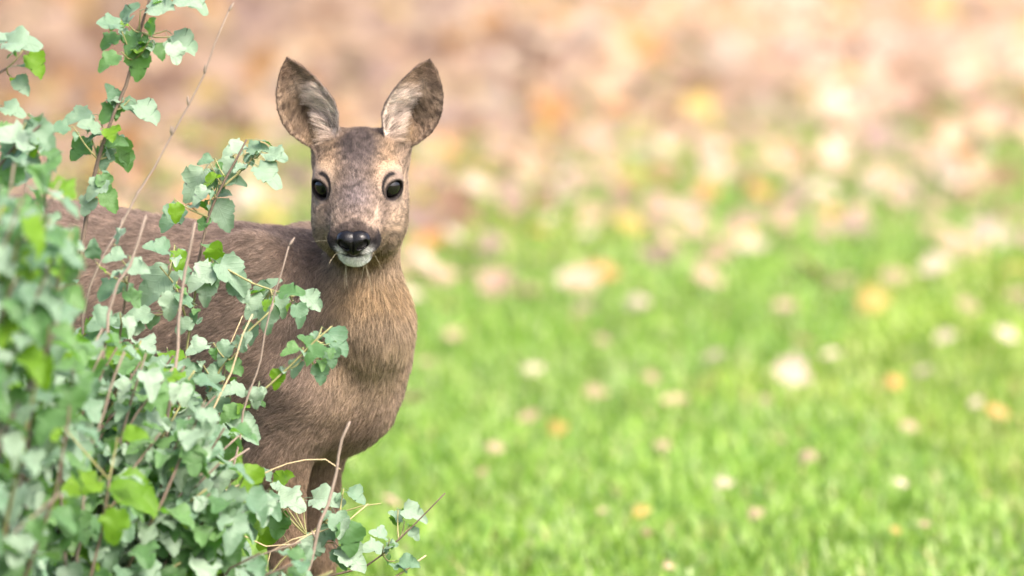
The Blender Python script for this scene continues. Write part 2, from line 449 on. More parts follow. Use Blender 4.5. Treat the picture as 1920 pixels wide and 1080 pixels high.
def ear_sdf(P, s):
    w, t, n, ln = ear_coords(P, s)
    wo = np.interp(t, EAR_T, EAR_OUT); wi = np.interp(t, EAR_T, EAR_IN)
    half = np.where(w > 0, wo, wi)
    q = w / np.maximum(half, .004)
    depth = np.interp(t, [-.1, .1, .35, .7, 1], [.034, .034, .030, .016, .002])
    sheet = depth * (np.minimum(q * q, 1.6)) - depth * .75 - .012 * sstep(.5, 1.0, t)
    th = np.interp(t, [0, .4, 1], [.0036, .0028, .0022])
    d = np.maximum((np.abs(n - sheet) - th) * 0.62, (np.abs(w) - half) * .8)
    return np.maximum(d, np.maximum((t - 1.0) * ln, (-.12 - t) * ln))

def deer_sdf(P, detail=True):
    d = np.full(len(P), 10.0)
    B = body_local(P)
    def u(x, k):
        nonlocal d
        d = smin(d, x, k)
    # trunk
    u(ellip(B, (-.19, 0, .528), (.29, .110, .132)), .01)
    u(ellip(B, (-.012, 0, .520), (.124, .088, .122)), .06)
    u(ellip(B, (-.08, 0, .610), (.16, .045, .045)), .06)
    u(ellip(B, (-.42, 0, .575), (.24, .108, .116)), .08)
    u(ellip(B, (-.62, 0, .600), (.17, .118, .138)), .08)
    u(cone(B, (-.78, 0, .64), (-.815, 0, .60), .03, .02), .03)
    u(ellip(B, (.035, 0, .442), (.065, .050, .046)), .05)
    # neck
    HB = body_local(head_world([[0, -.056, -.030]]))[0]
    NB = body_local(at(691, 615, .055)[None])[0]
    u(cone(B, (-.002, 0, .510), NB, .080, .036), .09)
    u(cone(B, NB, HB, .040, .040), .03)
    u(cone(B, (-.10, 0, .585), NB + np.array([-.025, 0, .02]), .055, .036), .05)
    # limbs
    for s in (-1, 1):
        u(ellip(B, (-.04, s * .078, .545), (.075, .040, .125)), .04)
        el, ca, fe = ((-.005, s * .080, .385), (.005, s * .070, .245), (.0, s * .068, .085)) if s > 0 else ((-.035, s * .080, .385), (-.022, s * .070, .245), (-.020, s * .068, .085))
        u(cone(B, (.035, s * .080, .47), el, .048, .034), .035)
        u(cone(B, el, ca, .034, .0195), .02)
        u(ellip(B, ca, (.019, .017, .024)), .012)
        u(cone(B, ca, fe, .0145, .0125), .012)
        u(ellip(B, fe, (.016, .014, .018)), .01)
        ho = (fe[0] + .035, fe[1], .022)
        u(cone(B, fe, ho, .0125, .015), .01)
        for t in (-1, 1):
            u(cone(B, (ho[0], ho[1] + t * .009, .030), (ho[0] + .028, ho[1] + t * .007, .006), .011, .006), .004)
        hip, st, hk, ff = (-.62, s * .082, .58), (-.53, s * .088, .44), (-.735, s * .075, .285), (-.695, s * .070, .085)
        u(cone(B, hip, st, .090, .062), .05)
        u(cone(B, st, hk, .055, .022), .035)
        u(ellip(B, hk, (.022, .018, .026)), .012)
        u(cone(B, hk, ff, .017, .0135), .014)
        u(ellip(B, ff, (.017, .014, .018)), .01)
        ho = (ff[0] + .035, ff[1], .022)
        u(cone(B, ff, ho, .0125, .015), .01)
        for t in (-1, 1):
            u(cone(B, (ho[0], ho[1] + t * .009, .030), (ho[0] + .028, ho[1] + t * .007, .006), .011, .006), .004)
    # head
    near = np.linalg.norm(P - EYE_MID - np.array([0, .02, .02]), axis=1) < .30
    if near.any():
        Q = P[near]; H = head_local(Q); e = d[near]
        Hs = H.copy(); Hs[:, 0] = np.abs(Hs[:, 0])          # mirrored features
        def v(x, k):
            nonlocal e
            e = smin(e, x, k)
        h0 = ellip(H, (0, -.046, .006), (.051, .055, .038))
        def hh(x, k):
            nonlocal h0
            h0 = smin(h0, x, k)
        hh(ellip(H, (0, -.006, .002), (.050, .040, .034)), .02)
        hh(ellip(Hs, (.036, -.006, .017), (.018, .022, .014)), .014)          # brow over the orbit
        hh(cone(H, (0, .000, -.018), (0, .088, -.021), .040, .0250), .02)       # muzzle
        hh(cone(H, (0, .012, .006), (0, .096, -.0205), .026, .0145), .02)        # nasal bridge
        hh(ellip(Hs, (.026, .004, -.042), (.031, .050, .040)), .02)           # cheek
        hh(ellip(Hs, (.028, -.040, -.030), (.024, .040, .040)), .025)         # jaw angle
        hh(cone(H, (0, -.02, -.066), (0, .078, -.046), .032, .017), .02)       # lower jaw
        hh(ellip(Hs, (.016, .091, -.0215), (.0160, .0185, .0120)), .008)         # upper lip
        hh(ellip(H, (0, .098, -.020), (.020, .012, .014)), .008)               # nose end
        lipcut = ellip(H, (0, .108, -.0325), (.028, .030, .0022))
        h0 = smax(h0, -lipcut, .004)
        chin = ellip(H, (0, .0865, -.0445), (.0190, .020, .0115))
        h0 = smin(h0, chin, .005)
        v(h0, .035)
        # eyes: lids round the ball
        for s in (-1, 1):
            c, g = EYE_C[s], GAZE[s]
            r_ = np.linalg.norm(H - c, axis=1)
            e = smin(e, r_ - .0172, .010)
            up = norm(np.array([0, 0.1, 1.]) - g * (np.array([0, .1, 1.]) @ g)); sd = np.cross(up, g)
            M = np.stack([sd, up, g], 1); q = (H - c) @ M
            hole = np.sqrt((q[:, 0] / .0124) ** 2 + ((q[:, 1] + .0010 + .16 * s * q[:, 0]) / .0107) ** 2) - 1.0
            hole = np.maximum(hole * .0115, -(q[:, 2] - .002))
            e = smax(e, -hole, .003)
            e = np.maximum(e, -(r_ - EYE_R + .0004))
        # ears
        for s in (-1, 1):
            base, M, ln = EAR[s]
            rootc = cone(Q, base - M[:, 1] * .020 - M[:, 2] * .006, base + M[:, 1] * .012 - M[:, 2] * .018, .024, .019)
            e = smin(e, rootc, .014)
            cup = ellip(Q, base + M[:, 1] * .040 + M[:, 2] * .014, (.024, .034, .020), M)
            e = smax(e, -cup, .008)
            e = smin(e, ear_sdf(Q, s), .005)
        d[near] = e
    return d

def axis(lo, hi, f0, f1, fine, coarse):
    a = np.arange(f0, lo - coarse, -coarse)[::-1][:-1]
    m_ = np.arange(f0, f1, fine); c = np.arange(m_[-1] + coarse, hi + coarse, coarse)
    r = np.concatenate([a, m_, c])
    pad = (-(len(r) - 1)) % 4
    if pad: r = np.concatenate([r, r[-1] + coarse * np.arange(1, pad + 1)])
    return r

def surface_nets(xs, ys, zs, f):
    ins = (f < 0)
    s = np.zeros(tuple(n - 1 for n in f.shape), np.uint8)
    for a in (0, 1):
        for b in (0, 1):
            for c in (0, 1):
                s += ins[a:f.shape[0] - 1 + a, b:f.shape[1] - 1 + b, c:f.shape[2] - 1 + c]
    act = (s > 0) & (s < 8)
    I, J, K = np.nonzero(act)
    idx = np.full(act.shape, -1, np.int32); idx[I, J, K] = np.arange(len(I))
    acc = np.zeros((len(I), 3)); cnt = np.zeros(len(I))
    cor = [(a, b, c) for a in (0, 1) for b in (0, 1) for c in (0, 1)]
    val = {q: f[I + q[0], J + q[1], K + q[2]] for q in cor}
    pos = {q: np.stack([xs[I + q[0]], ys[J + q[1]], zs[K + q[2]]], -1) for q in cor}
    for q in cor:
        for ax in range(3):
            if q[ax]: continue
            r = list(q); r[ax] = 1; r = tuple(r)
            x = (val[q] < 0) != (val[r] < 0)
            t = np.where(x, val[q] / np.where(x, val[q] - val[r], 1), 0)
            acc += np.where(x[:, None], pos[q] + (pos[r] - pos[q]) * t[:, None], 0); cnt += x
    V = acc / cnt[:, None]
    F = []
    for ax in range(3):
        sl0 = [slice(None)] * 3; sl1 = [slice(None)] * 3
        sl0[ax] = slice(0, -1); sl1[ax] = slice(1, None)
        ch = ins[tuple(sl0)] != ins[tuple(sl1)]
        i, j, k = np.nonzero(ch)
        g = np.stack([i, j, k], -1); o1, o2 = [(1, 2), (2, 0), (0, 1)][ax]
        ok = (g[:, o1] > 0) & (g[:, o2] > 0) & (g[:, o1] < f.shape[o1] - 1) & (g[:, o2] < f.shape[o2] - 1)
        g = g[ok]
        def cell(d1, d2):
            h = g.copy(); h[:, o1] -= d1; h[:, o2] -= d2
            return idx[h[:, 0], h[:, 1], h[:, 2]]
        quad = np.stack([cell(1, 1), cell(0, 1), cell(0, 0), cell(1, 0)], -1)
        flip = ~ins[g[:, 0], g[:, 1], g[:, 2]]
        quad[flip] = quad[flip][:, ::-1]
        F.append(quad)
    return V, np.concatenate(F)

def mesh_sdf(fn, xs, ys, zs):
    cx, cy, cz = xs[::4], ys[::4], zs[::4]
    G = np.stack(np.meshgrid(cx, cy, cz, indexing='ij'), -1)
    fc = fn(G.reshape(-1, 3)).reshape(G.shape[:3])
    diag = np.sqrt(np.diff(cx)[:, None, None] ** 2 + np.diff(cy)[None, :, None] ** 2 + np.diff(cz)[None, None, :] ** 2)
    mn = np.full(diag.shape, 1e9)
    for a in (0, 1):
        for b in (0, 1):
            for c in (0, 1):
                mn = np.minimum(mn, np.abs(fc[a:fc.shape[0] - 1 + a, b:fc.shape[1] - 1 + b, c:fc.shape[2] - 1 + c]))
    act = mn < diag * 1.15
    f = np.empty((len(xs), len(ys), len(zs)), np.float32)
    near = np.repeat(np.repeat(np.repeat(fc[:-1, :-1, :-1], 4, 0), 4, 1), 4, 2)
    f[:-1, :-1, :-1] = near; f[-1] = 1; f[:, -1] = 1; f[:, :, -1] = 1
    am = np.repeat(np.repeat(np.repeat(act, 4, 0), 4, 1), 4, 2)
    full = np.zeros(f.shape, bool); full[:-1, :-1, :-1] = am
    full[1:] |= full[:-1].copy(); full[:, 1:] |= full[:, :-1].copy(); full[:, :, 1:] |= full[:, :, :-1].copy()
    I, J, K = np.nonzero(full)
    ch = 2_000_000
    for a in range(0, len(I), ch):
        sl = slice(a, a + ch)
        f[I[sl], J[sl], K[sl]] = fn(np.stack([xs[I[sl]], ys[J[sl]], zs[K[sl]]], -1))
    return surface_nets(xs, ys, zs, f)

_e = EYE_MID
xs = axis(-1.05, -.02, _e[0] - .115, _e[0] + .115, .0016, .006)
ys = axis(-.13, .62, -.115, .10, .0018, .006)
zs = axis(-.012, .93, _e[2] - .125, _e[2] + .175, .0016, .006)
DV, DF = mesh_sdf(deer_sdf, xs, ys, zs)

def vert_normals(V, F):
    n = np.cross(V[F[:, 2]] - V[F[:, 0]], V[F[:, 3]] - V[F[:, 1]])
    vn = np.zeros_like(V)
    for k in range(4): np.add.at(vn, F[:, k], n)
    return norm(vn)
DN = vert_normals(DV, DF)
# a light relaxation of the surface takes the stair-stepping out
def relax(V, F, it=2, lam=.5):
    e = np.concatenate([F[:, [0, 1]], F[:, [1, 2]], F[:, [2, 3]], F[:, [3, 0]]])
    deg = np.bincount(e[:, 0], minlength=len(V)).astype(float)
    for _ in range(it):
        a = np.stack([np.bincount(e[:, 0], V[e[:, 1], c], minlength=len(V)) for c in range(3)], -1) / np.maximum(deg, 1)[:, None]
        V = V + lam * (a - V)
    return V
DV = relax(DV, DF, 2, .45); DN = vert_normals(DV, DF)

# ---- coat colours (linear) by place on the body
def blob(H, c, r):
    return np.exp(-(((H - np.asarray(c)) / np.asarray(r)) ** 2).sum(1))
def mixc(c, col, w):
    w = np.clip(w, 0, 1)[:, None]
    return c * (1 - w) + np.asarray(col) * w

def region(P):
    """how far a point belongs to the head (1) and to each ear"""
    H = head_local(P)
    hd = sstep(.0, .10, 1 - np.sqrt((H[:, 0] / .088) ** 2 + ((H[:, 1] - .012) / .135) ** 2 + ((H[:, 2] + .008) / .090) ** 2) + .05)
    ear = {}
    for s in (-1, 1):
        w, t, n, ln = ear_coords(P, s)
        half = np.where(w > 0, np.interp(t, EAR_T, EAR_OUT), np.interp(t, EAR_T, EAR_IN))
        ear[s] = (t > .02) & (t < 1.06) & (np.abs(w) < half * 1.25 + .004) & (np.abs(n) < .05) & (P[:, 2] > _e[2] + .045)
    return H, hd, ear

def coat(P, Nn):
    B = body_local(P); H, hd, ear = region(P)
    n1 = vnoise(P, 60, 1); n2 = vnoise(P, 22, 2)
    c = np.tile(np.array([.226, .166, .126]), (len(P), 1))
    c = mixc(c, (.190, .136, .108), sstep(.62, .70, B[:, 2]) * .6)
    c = mixc(c, (.30, .235, .165), sstep(.47, .40, B[:, 2]) * sstep(.06, .0, np.abs(B[:, 1])) * .5)      # belly
    # neck front: sandy
    nb = at(703, 640, .06); nx = (P[:, 0] - nb[0])
    neck = sstep(.39, .53, P[:, 2]) * sstep(.72, .66, P[:, 2]) * sstep(-.085, -.015, nx + .12 * (.62 - P[:, 2])) * sstep(.14, .06, P[:, 1])
    c = mixc(c, (.270, .200, .132), neck)
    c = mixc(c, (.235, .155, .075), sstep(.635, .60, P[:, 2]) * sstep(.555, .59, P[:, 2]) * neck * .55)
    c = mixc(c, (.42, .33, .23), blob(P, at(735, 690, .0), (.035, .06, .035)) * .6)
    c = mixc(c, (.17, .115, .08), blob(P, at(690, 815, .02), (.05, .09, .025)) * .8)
    # legs
    c = mixc(c, (.21, .145, .095), sstep(.42, .34, P[:, 2]))
    c = mixc(c, (.02, .017, .015), sstep(.05, .035, P[:, 2]))
    # rump patch
    c = mixc(c, (.75, .70, .62), blob(B, (-.80, 0, .60), (.05, .09, .07)))
    # head
    h = np.tile(np.array([.300, .222, .163]), (len(P), 1))
    ax = np.abs(H[:, 0])
    h = mixc(h, (.40, .275, .165), blob(np.stack([ax, H[:, 1], H[:, 2]], -1), (.030, -.012, .032), (.022, .05, .016)) * 1.0)
    h = mixc(h, (.52, .37, .24), blob(np.stack([ax, H[:, 1], H[:, 2]], -1), (.026, .0, .028), (.009, .03, .011)) * .75)
    h = mixc(h, (.085, .064, .056), blob(H, (0, -.030, .036), (.028, .044, .031)) * 1.5)
    h = mixc(h, (.150, .113, .102), blob(H, (0, .004, .024), (.021, .026, .024)) * .95)
    h = mixc(h, (.205, .163, .158), blob(H, (0, .045, .006), (.022, .038, .03)) * 1.2)
    h = mixc(h, (.165, .118, .098), blob(np.stack([ax, H[:, 1], H[:, 2]], -1), (.031, .036, -.014), (.014, .028, .016)) * .85)
    h = mixc(h, (.52, .40, .29), blob(np.stack([ax, H[:, 1], H[:, 2]], -1), (.040, .028, -.033), (.02, .03, .018)) * .8)
    h = mixc(h, (.20, .135, .055), sstep(-.055, -.075, H[:, 2]) * sstep(.09, .06, H[:, 1]) * .75)
    h = mixc(h, (.62, .50, .36), blob(np.stack([H[:, 0], H[:, 1], H[:, 2]], -1), (.048, -.015, -.082), (.018, .04, .020)) * .9)
    # muzzle: dark band, white lip spots, white chin
    h = mixc(h, (.47, .36, .28), blob(np.stack([ax, H[:, 1], H[:, 2]], -1), (.026, .068, -.004), (.012, .02, .012)) * .7)
    band = sstep(.074, .086, H[:, 1] + .5 * np.maximum(-.017 - H[:, 2], 0)) * sstep(-.034, -.030, H[:, 2] - 3 * ax * ax) * sstep(-.006, -.015, H[:, 2])
    h = mixc(h, (.038, .027, .029), sstep(.088, .097, H[:, 1]) * sstep(-.018, -.008, H[:, 2]) * .7)
    h = mixc(h, (.016, .011, .012), band)
    h = mixc(h, (.95, .92, .88), blob(np.stack([ax, H[:, 1], H[:, 2]], -1), (.0145, .104, -.0235), (.0054, .022, .0048)) * 2.4 * sstep(.085, .092, H[:, 1]))
    chin = sstep(.050, .062, H[:, 1]) * sstep(-.0345, -.036, H[:, 2] - 3 * ax * ax) * sstep(.0215, .0165, ax)
    h = mixc(h, (.88, .86, .82), chin)
    h = mixc(h, (.02, .015, .015), sstep(.0042, .0026, np.abs(H[:, 2] + .0325 - 3 * ax * ax)) * sstep(.066, .075, H[:, 1]))
    h = mixc(h, (.008, .007, .007), blob(H, (0, .108, -.016), (.017, .02, .012)) * 1.6 * sstep(.096, .101, H[:, 1]))
    for s in (-1, 1):
        c_, g = EYE_C[s], GAZE[s]
        r_ = np.linalg.norm(H - c_, axis=1)
        up = norm(np.array([0, 0.1, 1.]) - g * (np.array([0, .1, 1.]) @ g)); sd = np.cross(up, g) * s
        q0 = (H - c_) @ sd; q1 = (H - c_) @ up; q2 = (H - c_) @ g
        # ring of pale skin, dark crease above, dark lid edge and tear duct
        h = mixc(h, (.205, .152, .125), sstep(.029, .021, r_) * sstep(0, .006, q2) * .75)
        cr = np.sqrt((q0 / .0180) ** 2 + ((q1 - .001) / .0195) ** 2)
        h = mixc(h, (.006, .004, .004), 1.7 * np.exp(-((cr - .98) / .10) ** 2) * sstep(-.006, .002, q1) * sstep(-.010, -.001, q0) * sstep(0, .004, q2) * .95)
        ri = np.sqrt((q0 / .0124) ** 2 + (q1 / .0110) ** 2)
        h = mixc(h, (.018, .013, .012), sstep(1.38, 1.15, ri) * sstep(.0, .004, q2))
        h = mixc(h, (.03, .02, .018), blob(np.stack([q0, q1, q2], -1), (.0150, -.005, .008), (.007, .005, .02)) * 1.5)
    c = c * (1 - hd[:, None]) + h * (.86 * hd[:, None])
    for s in (-1, 1):
        w, t, n, ln = ear_coords(P, s)
        M = EAR[s][1]; front = (Nn @ M[:, 2]) > -.15
        half = np.where(w > 0, np.interp(t, EAR_T, EAR_OUT), np.interp(t, EAR_T, EAR_IN)); q = w / np.maximum(half, .003)
        e = np.tile(np.array([.265, .190, .130]), (len(P), 1))
        e = mixc(e, (.07, .045, .032), (vnoise(P, 260, 8) > .58) * .75 * sstep(-.3, .2, q) )
        e = mixc(e, (.155, .10, .068), sstep(.62, .9, t) * .75)
        e = mixc(e, np.array([[.60, .50, .43]]) * (.62 + .6 * vnoise(np.stack([q * 6, t * 30, t * 0], -1), 1.0, 77))[:, None], sstep(.10, -.25, q) * sstep(.72, .50, t) * sstep(-.02, .12, t))
        e = mixc(e, (.44, .36, .29), np.exp(-((q - .15) / .35) ** 2 - ((t - .66) / .10) ** 2) * .5)
        e = mixc(e, (.035, .024, .020), np.exp(-((q - .12) / .24) ** 2 - ((t - .42) / .085) ** 2) * .95)  # shade in the hollow of the ear, painted into the colour
        e = mixc(e, (.38, .27, .16), np.exp(-((q - .35) / .5) ** 2 - ((t - .08) / .10) ** 2) * .8)
        e = mixc(e, (.05, .033, .026), np.maximum(sstep(.92, .985, np.abs(q)), sstep(.95, .99, t)) * .75)
        bk = np.tile(np.array([.16, .105, .075]), (len(P), 1))
        e = np.where(front[:, None], e, bk)
        c = np.where(ear[s][:, None], e, c)
    c = c * (0.86 + .28 * n2)[:, None]
    return c

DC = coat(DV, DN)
m, nt, out = new_mat('deer_skin')
b = N(nt, 'ShaderNodeBsdfPrincipled', Roughness=.75); b.inputs['Specular IOR Level'].default_value = .2
a_ = N(nt, 'ShaderNodeAttribute', attribute_name='col')
nz = N(nt, 'ShaderNodeTexNoise', Scale=420.0, Detail=3.0); tc = N(nt, 'ShaderNodeTexCoord'); nt.links.new(tc.outputs['Object'], nz.inputs[0])
mr = N(nt, 'ShaderNodeMapRange'); mr.inputs['From Min'].default_value = .3; mr.inputs['From Max'].default_value = .7; mr.inputs['To Min'].default_value = .6; mr.inputs['To Max'].default_value = 1.05
mx = N(nt, 'ShaderNodeMix', data_type='RGBA', blend_type='MULTIPLY'); mx.inputs[0].default_value = 1
nt.links.new(nz.outputs[0], mr.inputs[0]); nt.links.new(a_.outputs['Color'], mx.inputs[6]); nt.links.new(mr.outputs[0], mx.inputs[7]); nt.links.new(mx.outputs[2], b.inputs['Base Color'])
bp = N(nt, 'ShaderNodeBump', Strength=.6, Distance=.002); nt.links.new(nz.outputs[0], bp.inputs['Height']); nt.links.new(bp.outputs[0], b.inputs['Normal'])
nt.links.new(b.outputs[0], out.inputs[0])

deer = empty('roe_deer', tuple(BO))
tag(deer, 'brown roe deer doe looking out from behind the leafy bush', 'deer')
body = mesh_obj('body', DV - BO, DF, m, parent=deer, color=DC)

# eyes
m, nt, out = new_mat('deer_eye')
b = N(nt, 'ShaderNodeBsdfPrincipled', Roughness=.03); b.inputs['Base Color'].default_value = (.006, .005, .005, 1)
b.inputs['IOR'].default_value = 1.45
nt.links.new(b.outputs[0], out.inputs[0]); EYE_MAT = m
def uv_ball(c, r, nu=32, nv=20):
    V = [c + r * np.array([math.sin(math.pi * j / nv) * math.cos(2 * math.pi * i / nu), math.sin(math.pi * j / nv) * math.sin(2 * math.pi * i / nu), math.cos(math.pi * j / nv)]) for j in range(nv + 1) for i in range(nu)]
    F = [(j * nu + i, (j + 1) * nu + i, (j + 1) * nu + (i + 1) % nu, j * nu + (i + 1) % nu) for j in range(nv) for i in range(nu)]
    return np.array(V), np.array(F)
for s in (-1, 1):
    V, F = uv_ball(head_world(EYE_C[s][None])[0] - BO, EYE_R)
    mesh_obj('eye', V, F, EYE_MAT, parent=deer)

# nose pad, with nostrils
def nose_sdf(L):
    L = L - np.array([0, .0048, .0028])
    q = L.copy(); q[:, 0] = np.abs(q[:, 0])
    d = ellip(L, (0, .1020, -.0160), (.0180, .0120, .0118))
    d = smin(d, ellip(q, (.0100, .1035, -.0135), (.0095, .0100, .0090)), .010)
    d = smin(d, ellip(L, (0, .1060, -.0235), (.0085, .0095, .0105)), .009)
    a_ = .55; M = np.array([[math.cos(a_), 0, -math.sin(a_)], [0, 1, 0], [math.sin(a_), 0, math.cos(a_)]])
    d = smax(d, -ellip(q, (.0108, .1140, -.0172), (.0068, .0120, .0042), M), .002)
    d = smax(d, -ellip(q, (.0150, .1110, -.0150), (.0030, .0095, .0052)), .002)
    d = smax(d, -ellip(L, (0, .1180, -.022), (.0009, .0040, .0150)), .0015)
    return d
g1 = np.arange(-.030, .0305, .0007); g2 = np.arange(.088, .132, .0007); g3 = np.arange(-.045, .012, .0007)
cut = lambda a: a[:len(a) - (len(a) - 1) % 4]
V, F = mesh_sdf(nose_sdf, cut(g1), cut(g2), cut(g3)); V = relax(V, F, 2, .4)
F = F[:, ::-1] if np.linalg.det(HM) < 0 else F
m = simple_mat('deer_nose', (.004, .0035, .004), rough=.22, spec=.24, bump=.35, bscale=620)
mesh_obj('nose', head_world(V) - BO, F, m, parent=deer)

# dark edge of the lips, between the upper lip and the chin
def lip_curve():
    pts = []
    for x in np.linspace(-.022, .022, 25):
        U = -.0325 + 3 * x * x
        f = np.linspace(.130, .040, 300); q = head_world(np.stack([np.full(300, x), f, np.full(300, U)], -1))
        d = deer_sdf(q); k = np.argmax(d < 0.0)
        pts.append([x, f[k], U])
    pts = np.array(pts); k = 3
    # bridge the gap between the lips smoothly
    pts[:, 1] = np.maximum(pts[:, 1], .104 - 34 * pts[:, 0] ** 2)
    pts[:, 1] += .0034
    return head_world(pts)
LIP = lip_curve()
def ribbon_tube(P_, r, seg=8):
    T = norm(np.gradient(P_, axis=0)); V = []
    for i in range(len(P_)):
        a = norm(np.cross(T[i], HU_W)); b = np.cross(T[i], a)
        for k in range(seg):
            w = 2 * math.pi * k / seg; V.append(P_[i] + (a * math.cos(w) * 1.6 + b * math.sin(w)) * r[i])
    F = [(i * seg + k, i * seg + (k + 1) % seg, (i + 1) * seg + (k + 1) % seg, (i + 1) * seg + k) for i in range(len(P_) - 1) for k in range(seg)]
    return np.array(V), np.array(F)
HU_W = HM[:, 2]
V, F = ribbon_tube(LIP, .0023 * (1 - (np.abs(np.linspace(-1, 1, 25)) ** 3) * .6))
mesh_obj('lip', V - BO, F, simple_mat('deer_lip', (.010, .008, .008), rough=.4, spec=.4, bump=.2, bscale=500), parent=deer)
# ---- fur: strands grown over the body
FUR_SCALE = 1.0
def make_fur():
    tri = np.concatenate([DF[:, [0, 1, 2]], DF[:, [0, 2, 3]]])
    a, b, c = DV[tri[:, 0]], DV[tri[:, 1]], DV[tri[:, 2]]
    area = .5 * np.linalg.norm(np.cross(b - a, c - a), axis=1)
    cen = (a + b + c) / 3; fn = norm(np.cross(b - a, c - a))
    H, hd, ear = region(cen)
    isear = ear[-1] | ear[1]
    B = body_local(cen)
    dens = np.full(len(cen), 330e3)
    dens = np.where(cen[:, 0] > -.50, 520e3, dens)                  # what shows beside the bush
    dens = np.where((B[:, 1] < -.01) & (cen[:, 0] < -.28), 110e3, dens)   # far flank
    dens = np.where(cen[:, 2] < .25, 220e3, dens)
    dens = np.where(hd > .3, 1.9e6, dens); dens = np.where(isear, 1.25e6, dens)
    # bare skin: hooves, eyes, nose, lips
    bare = cen[:, 2] < .045
    for s in (-1, 1):
        q = H - EYE_C[s]; g = GAZE[s]
        ang = (norm(q) @ g); bare |= (np.linalg.norm(q, axis=1) < .0150) | ((np.linalg.norm(q, axis=1) < .0205) & (ang > .66))
    bare |= (H[:, 1] > .094) & (np.abs(H[:, 0]) < .0170) & (H[:, 2] > -.023) & (H[:, 2] < -.006)
    bare |= (H[:, 1] > .085) & (np.abs(H[:, 0]) < .0075) & (H[:, 2] > -.033) & (H[:, 2] < -.006)
    bare |= (H[:, 1] > .070) & (np.abs(H[:, 2] + .0325 - 3 * H[:, 0] ** 2) < .0026) & (np.abs(H[:, 0]) < .023)
    dens = np.where(bare, 0, dens)
    w = area * dens * FUR_SCALE
    n = rng.poisson(w); ti = np.repeat(np.arange(len(tri)), n); m_ = len(ti)
    r1, r2 = np.sqrt(rng.uniform(0, 1, m_)), rng.uniform(0, 1, m_)
    P = a[ti] * (1 - r1)[:, None] + b[ti] * (r1 * (1 - r2))[:, None] + c[ti] * (r1 * r2)[:, None]
    t_ = tri[ti]
    Nn = norm(DN[t_[:, 0]] * (1 - r1)[:, None] + DN[t_[:, 1]] * (r1 * (1 - r2))[:, None] + DN[t_[:, 2]] * (r1 * r2)[:, None])
    H, hd, ear = region(P); B = body_local(P)
    # flow of the coat
    flow = np.tile(-BF * 1.0 + np.array([0, 0, -.55]), (m_, 1))
    up = sstep(.44, .36, P[:, 2])[:, None]; flow = flow * (1 - up) + np.array([0, 0, -1.]) * up
    nk = (sstep(-.03, .05, B[:, 0]) * sstep(.45, .52, P[:, 2]))[:, None]
    flow = flow * (1 - nk) + np.array([-.1, .1, -1.0]) * nk
    # face: hair runs from the nose back over the brow and out over the cheeks
    hl = np.stack([H[:, 0] * 9, -np.ones(m_) * 1.0, .35 + H[:, 2] * 6], -1)
    hl[:, 2] -= 1.6 * sstep(-.015, -.05, H[:, 2])
    hf = norm(hl) @ HM.T
    flow = flow * (1 - hd[:, None]) + hf * hd[:, None]
    length = np.full(m_, .0130)
    length = np.where(P[:, 2] < .36, .010, length)
    length = length * (1 + .12 * nk[:, 0]) * (1 - .25 * sstep(.60, .68, P[:, 2]) * (P[:, 0] > -.32))
    length = length * (1 - hd) + hd * (.0055 + .006 * sstep(-.02, -.06, H[:, 2]) + .003 * sstep(.0, -.05, H[:, 1]))
    length = np.where((hd > .5) & (H[:, 1] > .075), .0042, length)
    length = np.where((hd > .5) & (H[:, 1] > .05) & (H[:, 2] < -.034), .0040, length)
    for s in (-1, 1):
        q = H - EYE_C[s]; rr = np.linalg.norm(q, axis=1)
        length = length * (1 - .70 * sstep(.036, .024, rr) * (hd > .5))
    lift = np.full(m_, .26); lift = lift * (1 - hd) + .26 * hd
    for s in (-1, 1):
        w_, t, nn, ln = ear_coords(P, s); M = EAR[s][1]
        front = (Nn @ M[:, 2]) > -.15
        half = np.where(w_ > 0, np.interp(t, EAR_T, EAR_OUT), np.interp(t, EAR_T, EAR_IN)); q = w_ / np.maximum(half, .003)
        ef = np.where(front[:, None], M[:, 1][None] * .55 + (-np.sign(q - .12) * .9 * np.minimum(np.abs(q - .12) * 2, 1))[:, None] * M[:, 0][None] + M[:, 1][None] * ((.42 - t) * 1.2)[:, None], M[:, 1][None] + .0 * P)
        flow = np.where(ear[s][:, None], ef, flow)
        el = np.where(front, .0080 + .013 * sstep(.1, -.3, q) * sstep(.75, .4, t), .0055)
        el = np.where((np.abs(q) > .86) | (t > .9), .0035, el)
        length = np.where(ear[s], el, length); lift = np.where(ear[s], np.where(front, .34, .22), lift)
    lift = np.where((hd > .5) & (H[:, 1] > .068), .50, lift)
    jit = rng.normal(0, 1, (m_, 3))
    clump = np.stack([vnoise(P, 130, 40 + k) - .5 for k in range(3)], -1)
    flow = norm(flow) + jit * .20 + clump * .65
    T = norm(flow - Nn * (flow * Nn).sum(1, keepdims=True))
    length = length * rng.uniform(.65, 1.2, m_) * (0.75 + .5 * vnoise(P, 90, 50))
    lift = lift * rng.uniform(.6, 1.4, m_)
    K = 4
    pos = np.zeros((m_, K, 3), np.float32); rad = np.zeros((m_, K), np.float32)
    d0 = norm(T + Nn * (lift * 1.8)[:, None]); d1 = norm(T + Nn * (lift * .25)[:, None])
    p = P - Nn * .0006
    r0 = np.where(hd > .5, .00017, .00024); r0 = np.where(ear[-1] | ear[1], .00017, r0)
    for k in range(K):
        pos[:, k] = p - BO; rad[:, k] = r0 * (1 - .8 * (k / (K - 1)) ** 1.5)
        s_ = k / (K - 1)
        p = p + norm(d0 * (1 - s_) + d1 * s_) * (length / (K - 1))[:, None]
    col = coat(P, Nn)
    # ticking: every hair a little lighter or darker, some with dark tips
    u = rng.uniform(0, 1, m_)
    v = 1.12 + .26 * rng.normal(0, 1, m_); v = np.where(u < .16 + .14 * hd, v * .42, v); v = np.where(u > .90, v * 1.38, v)
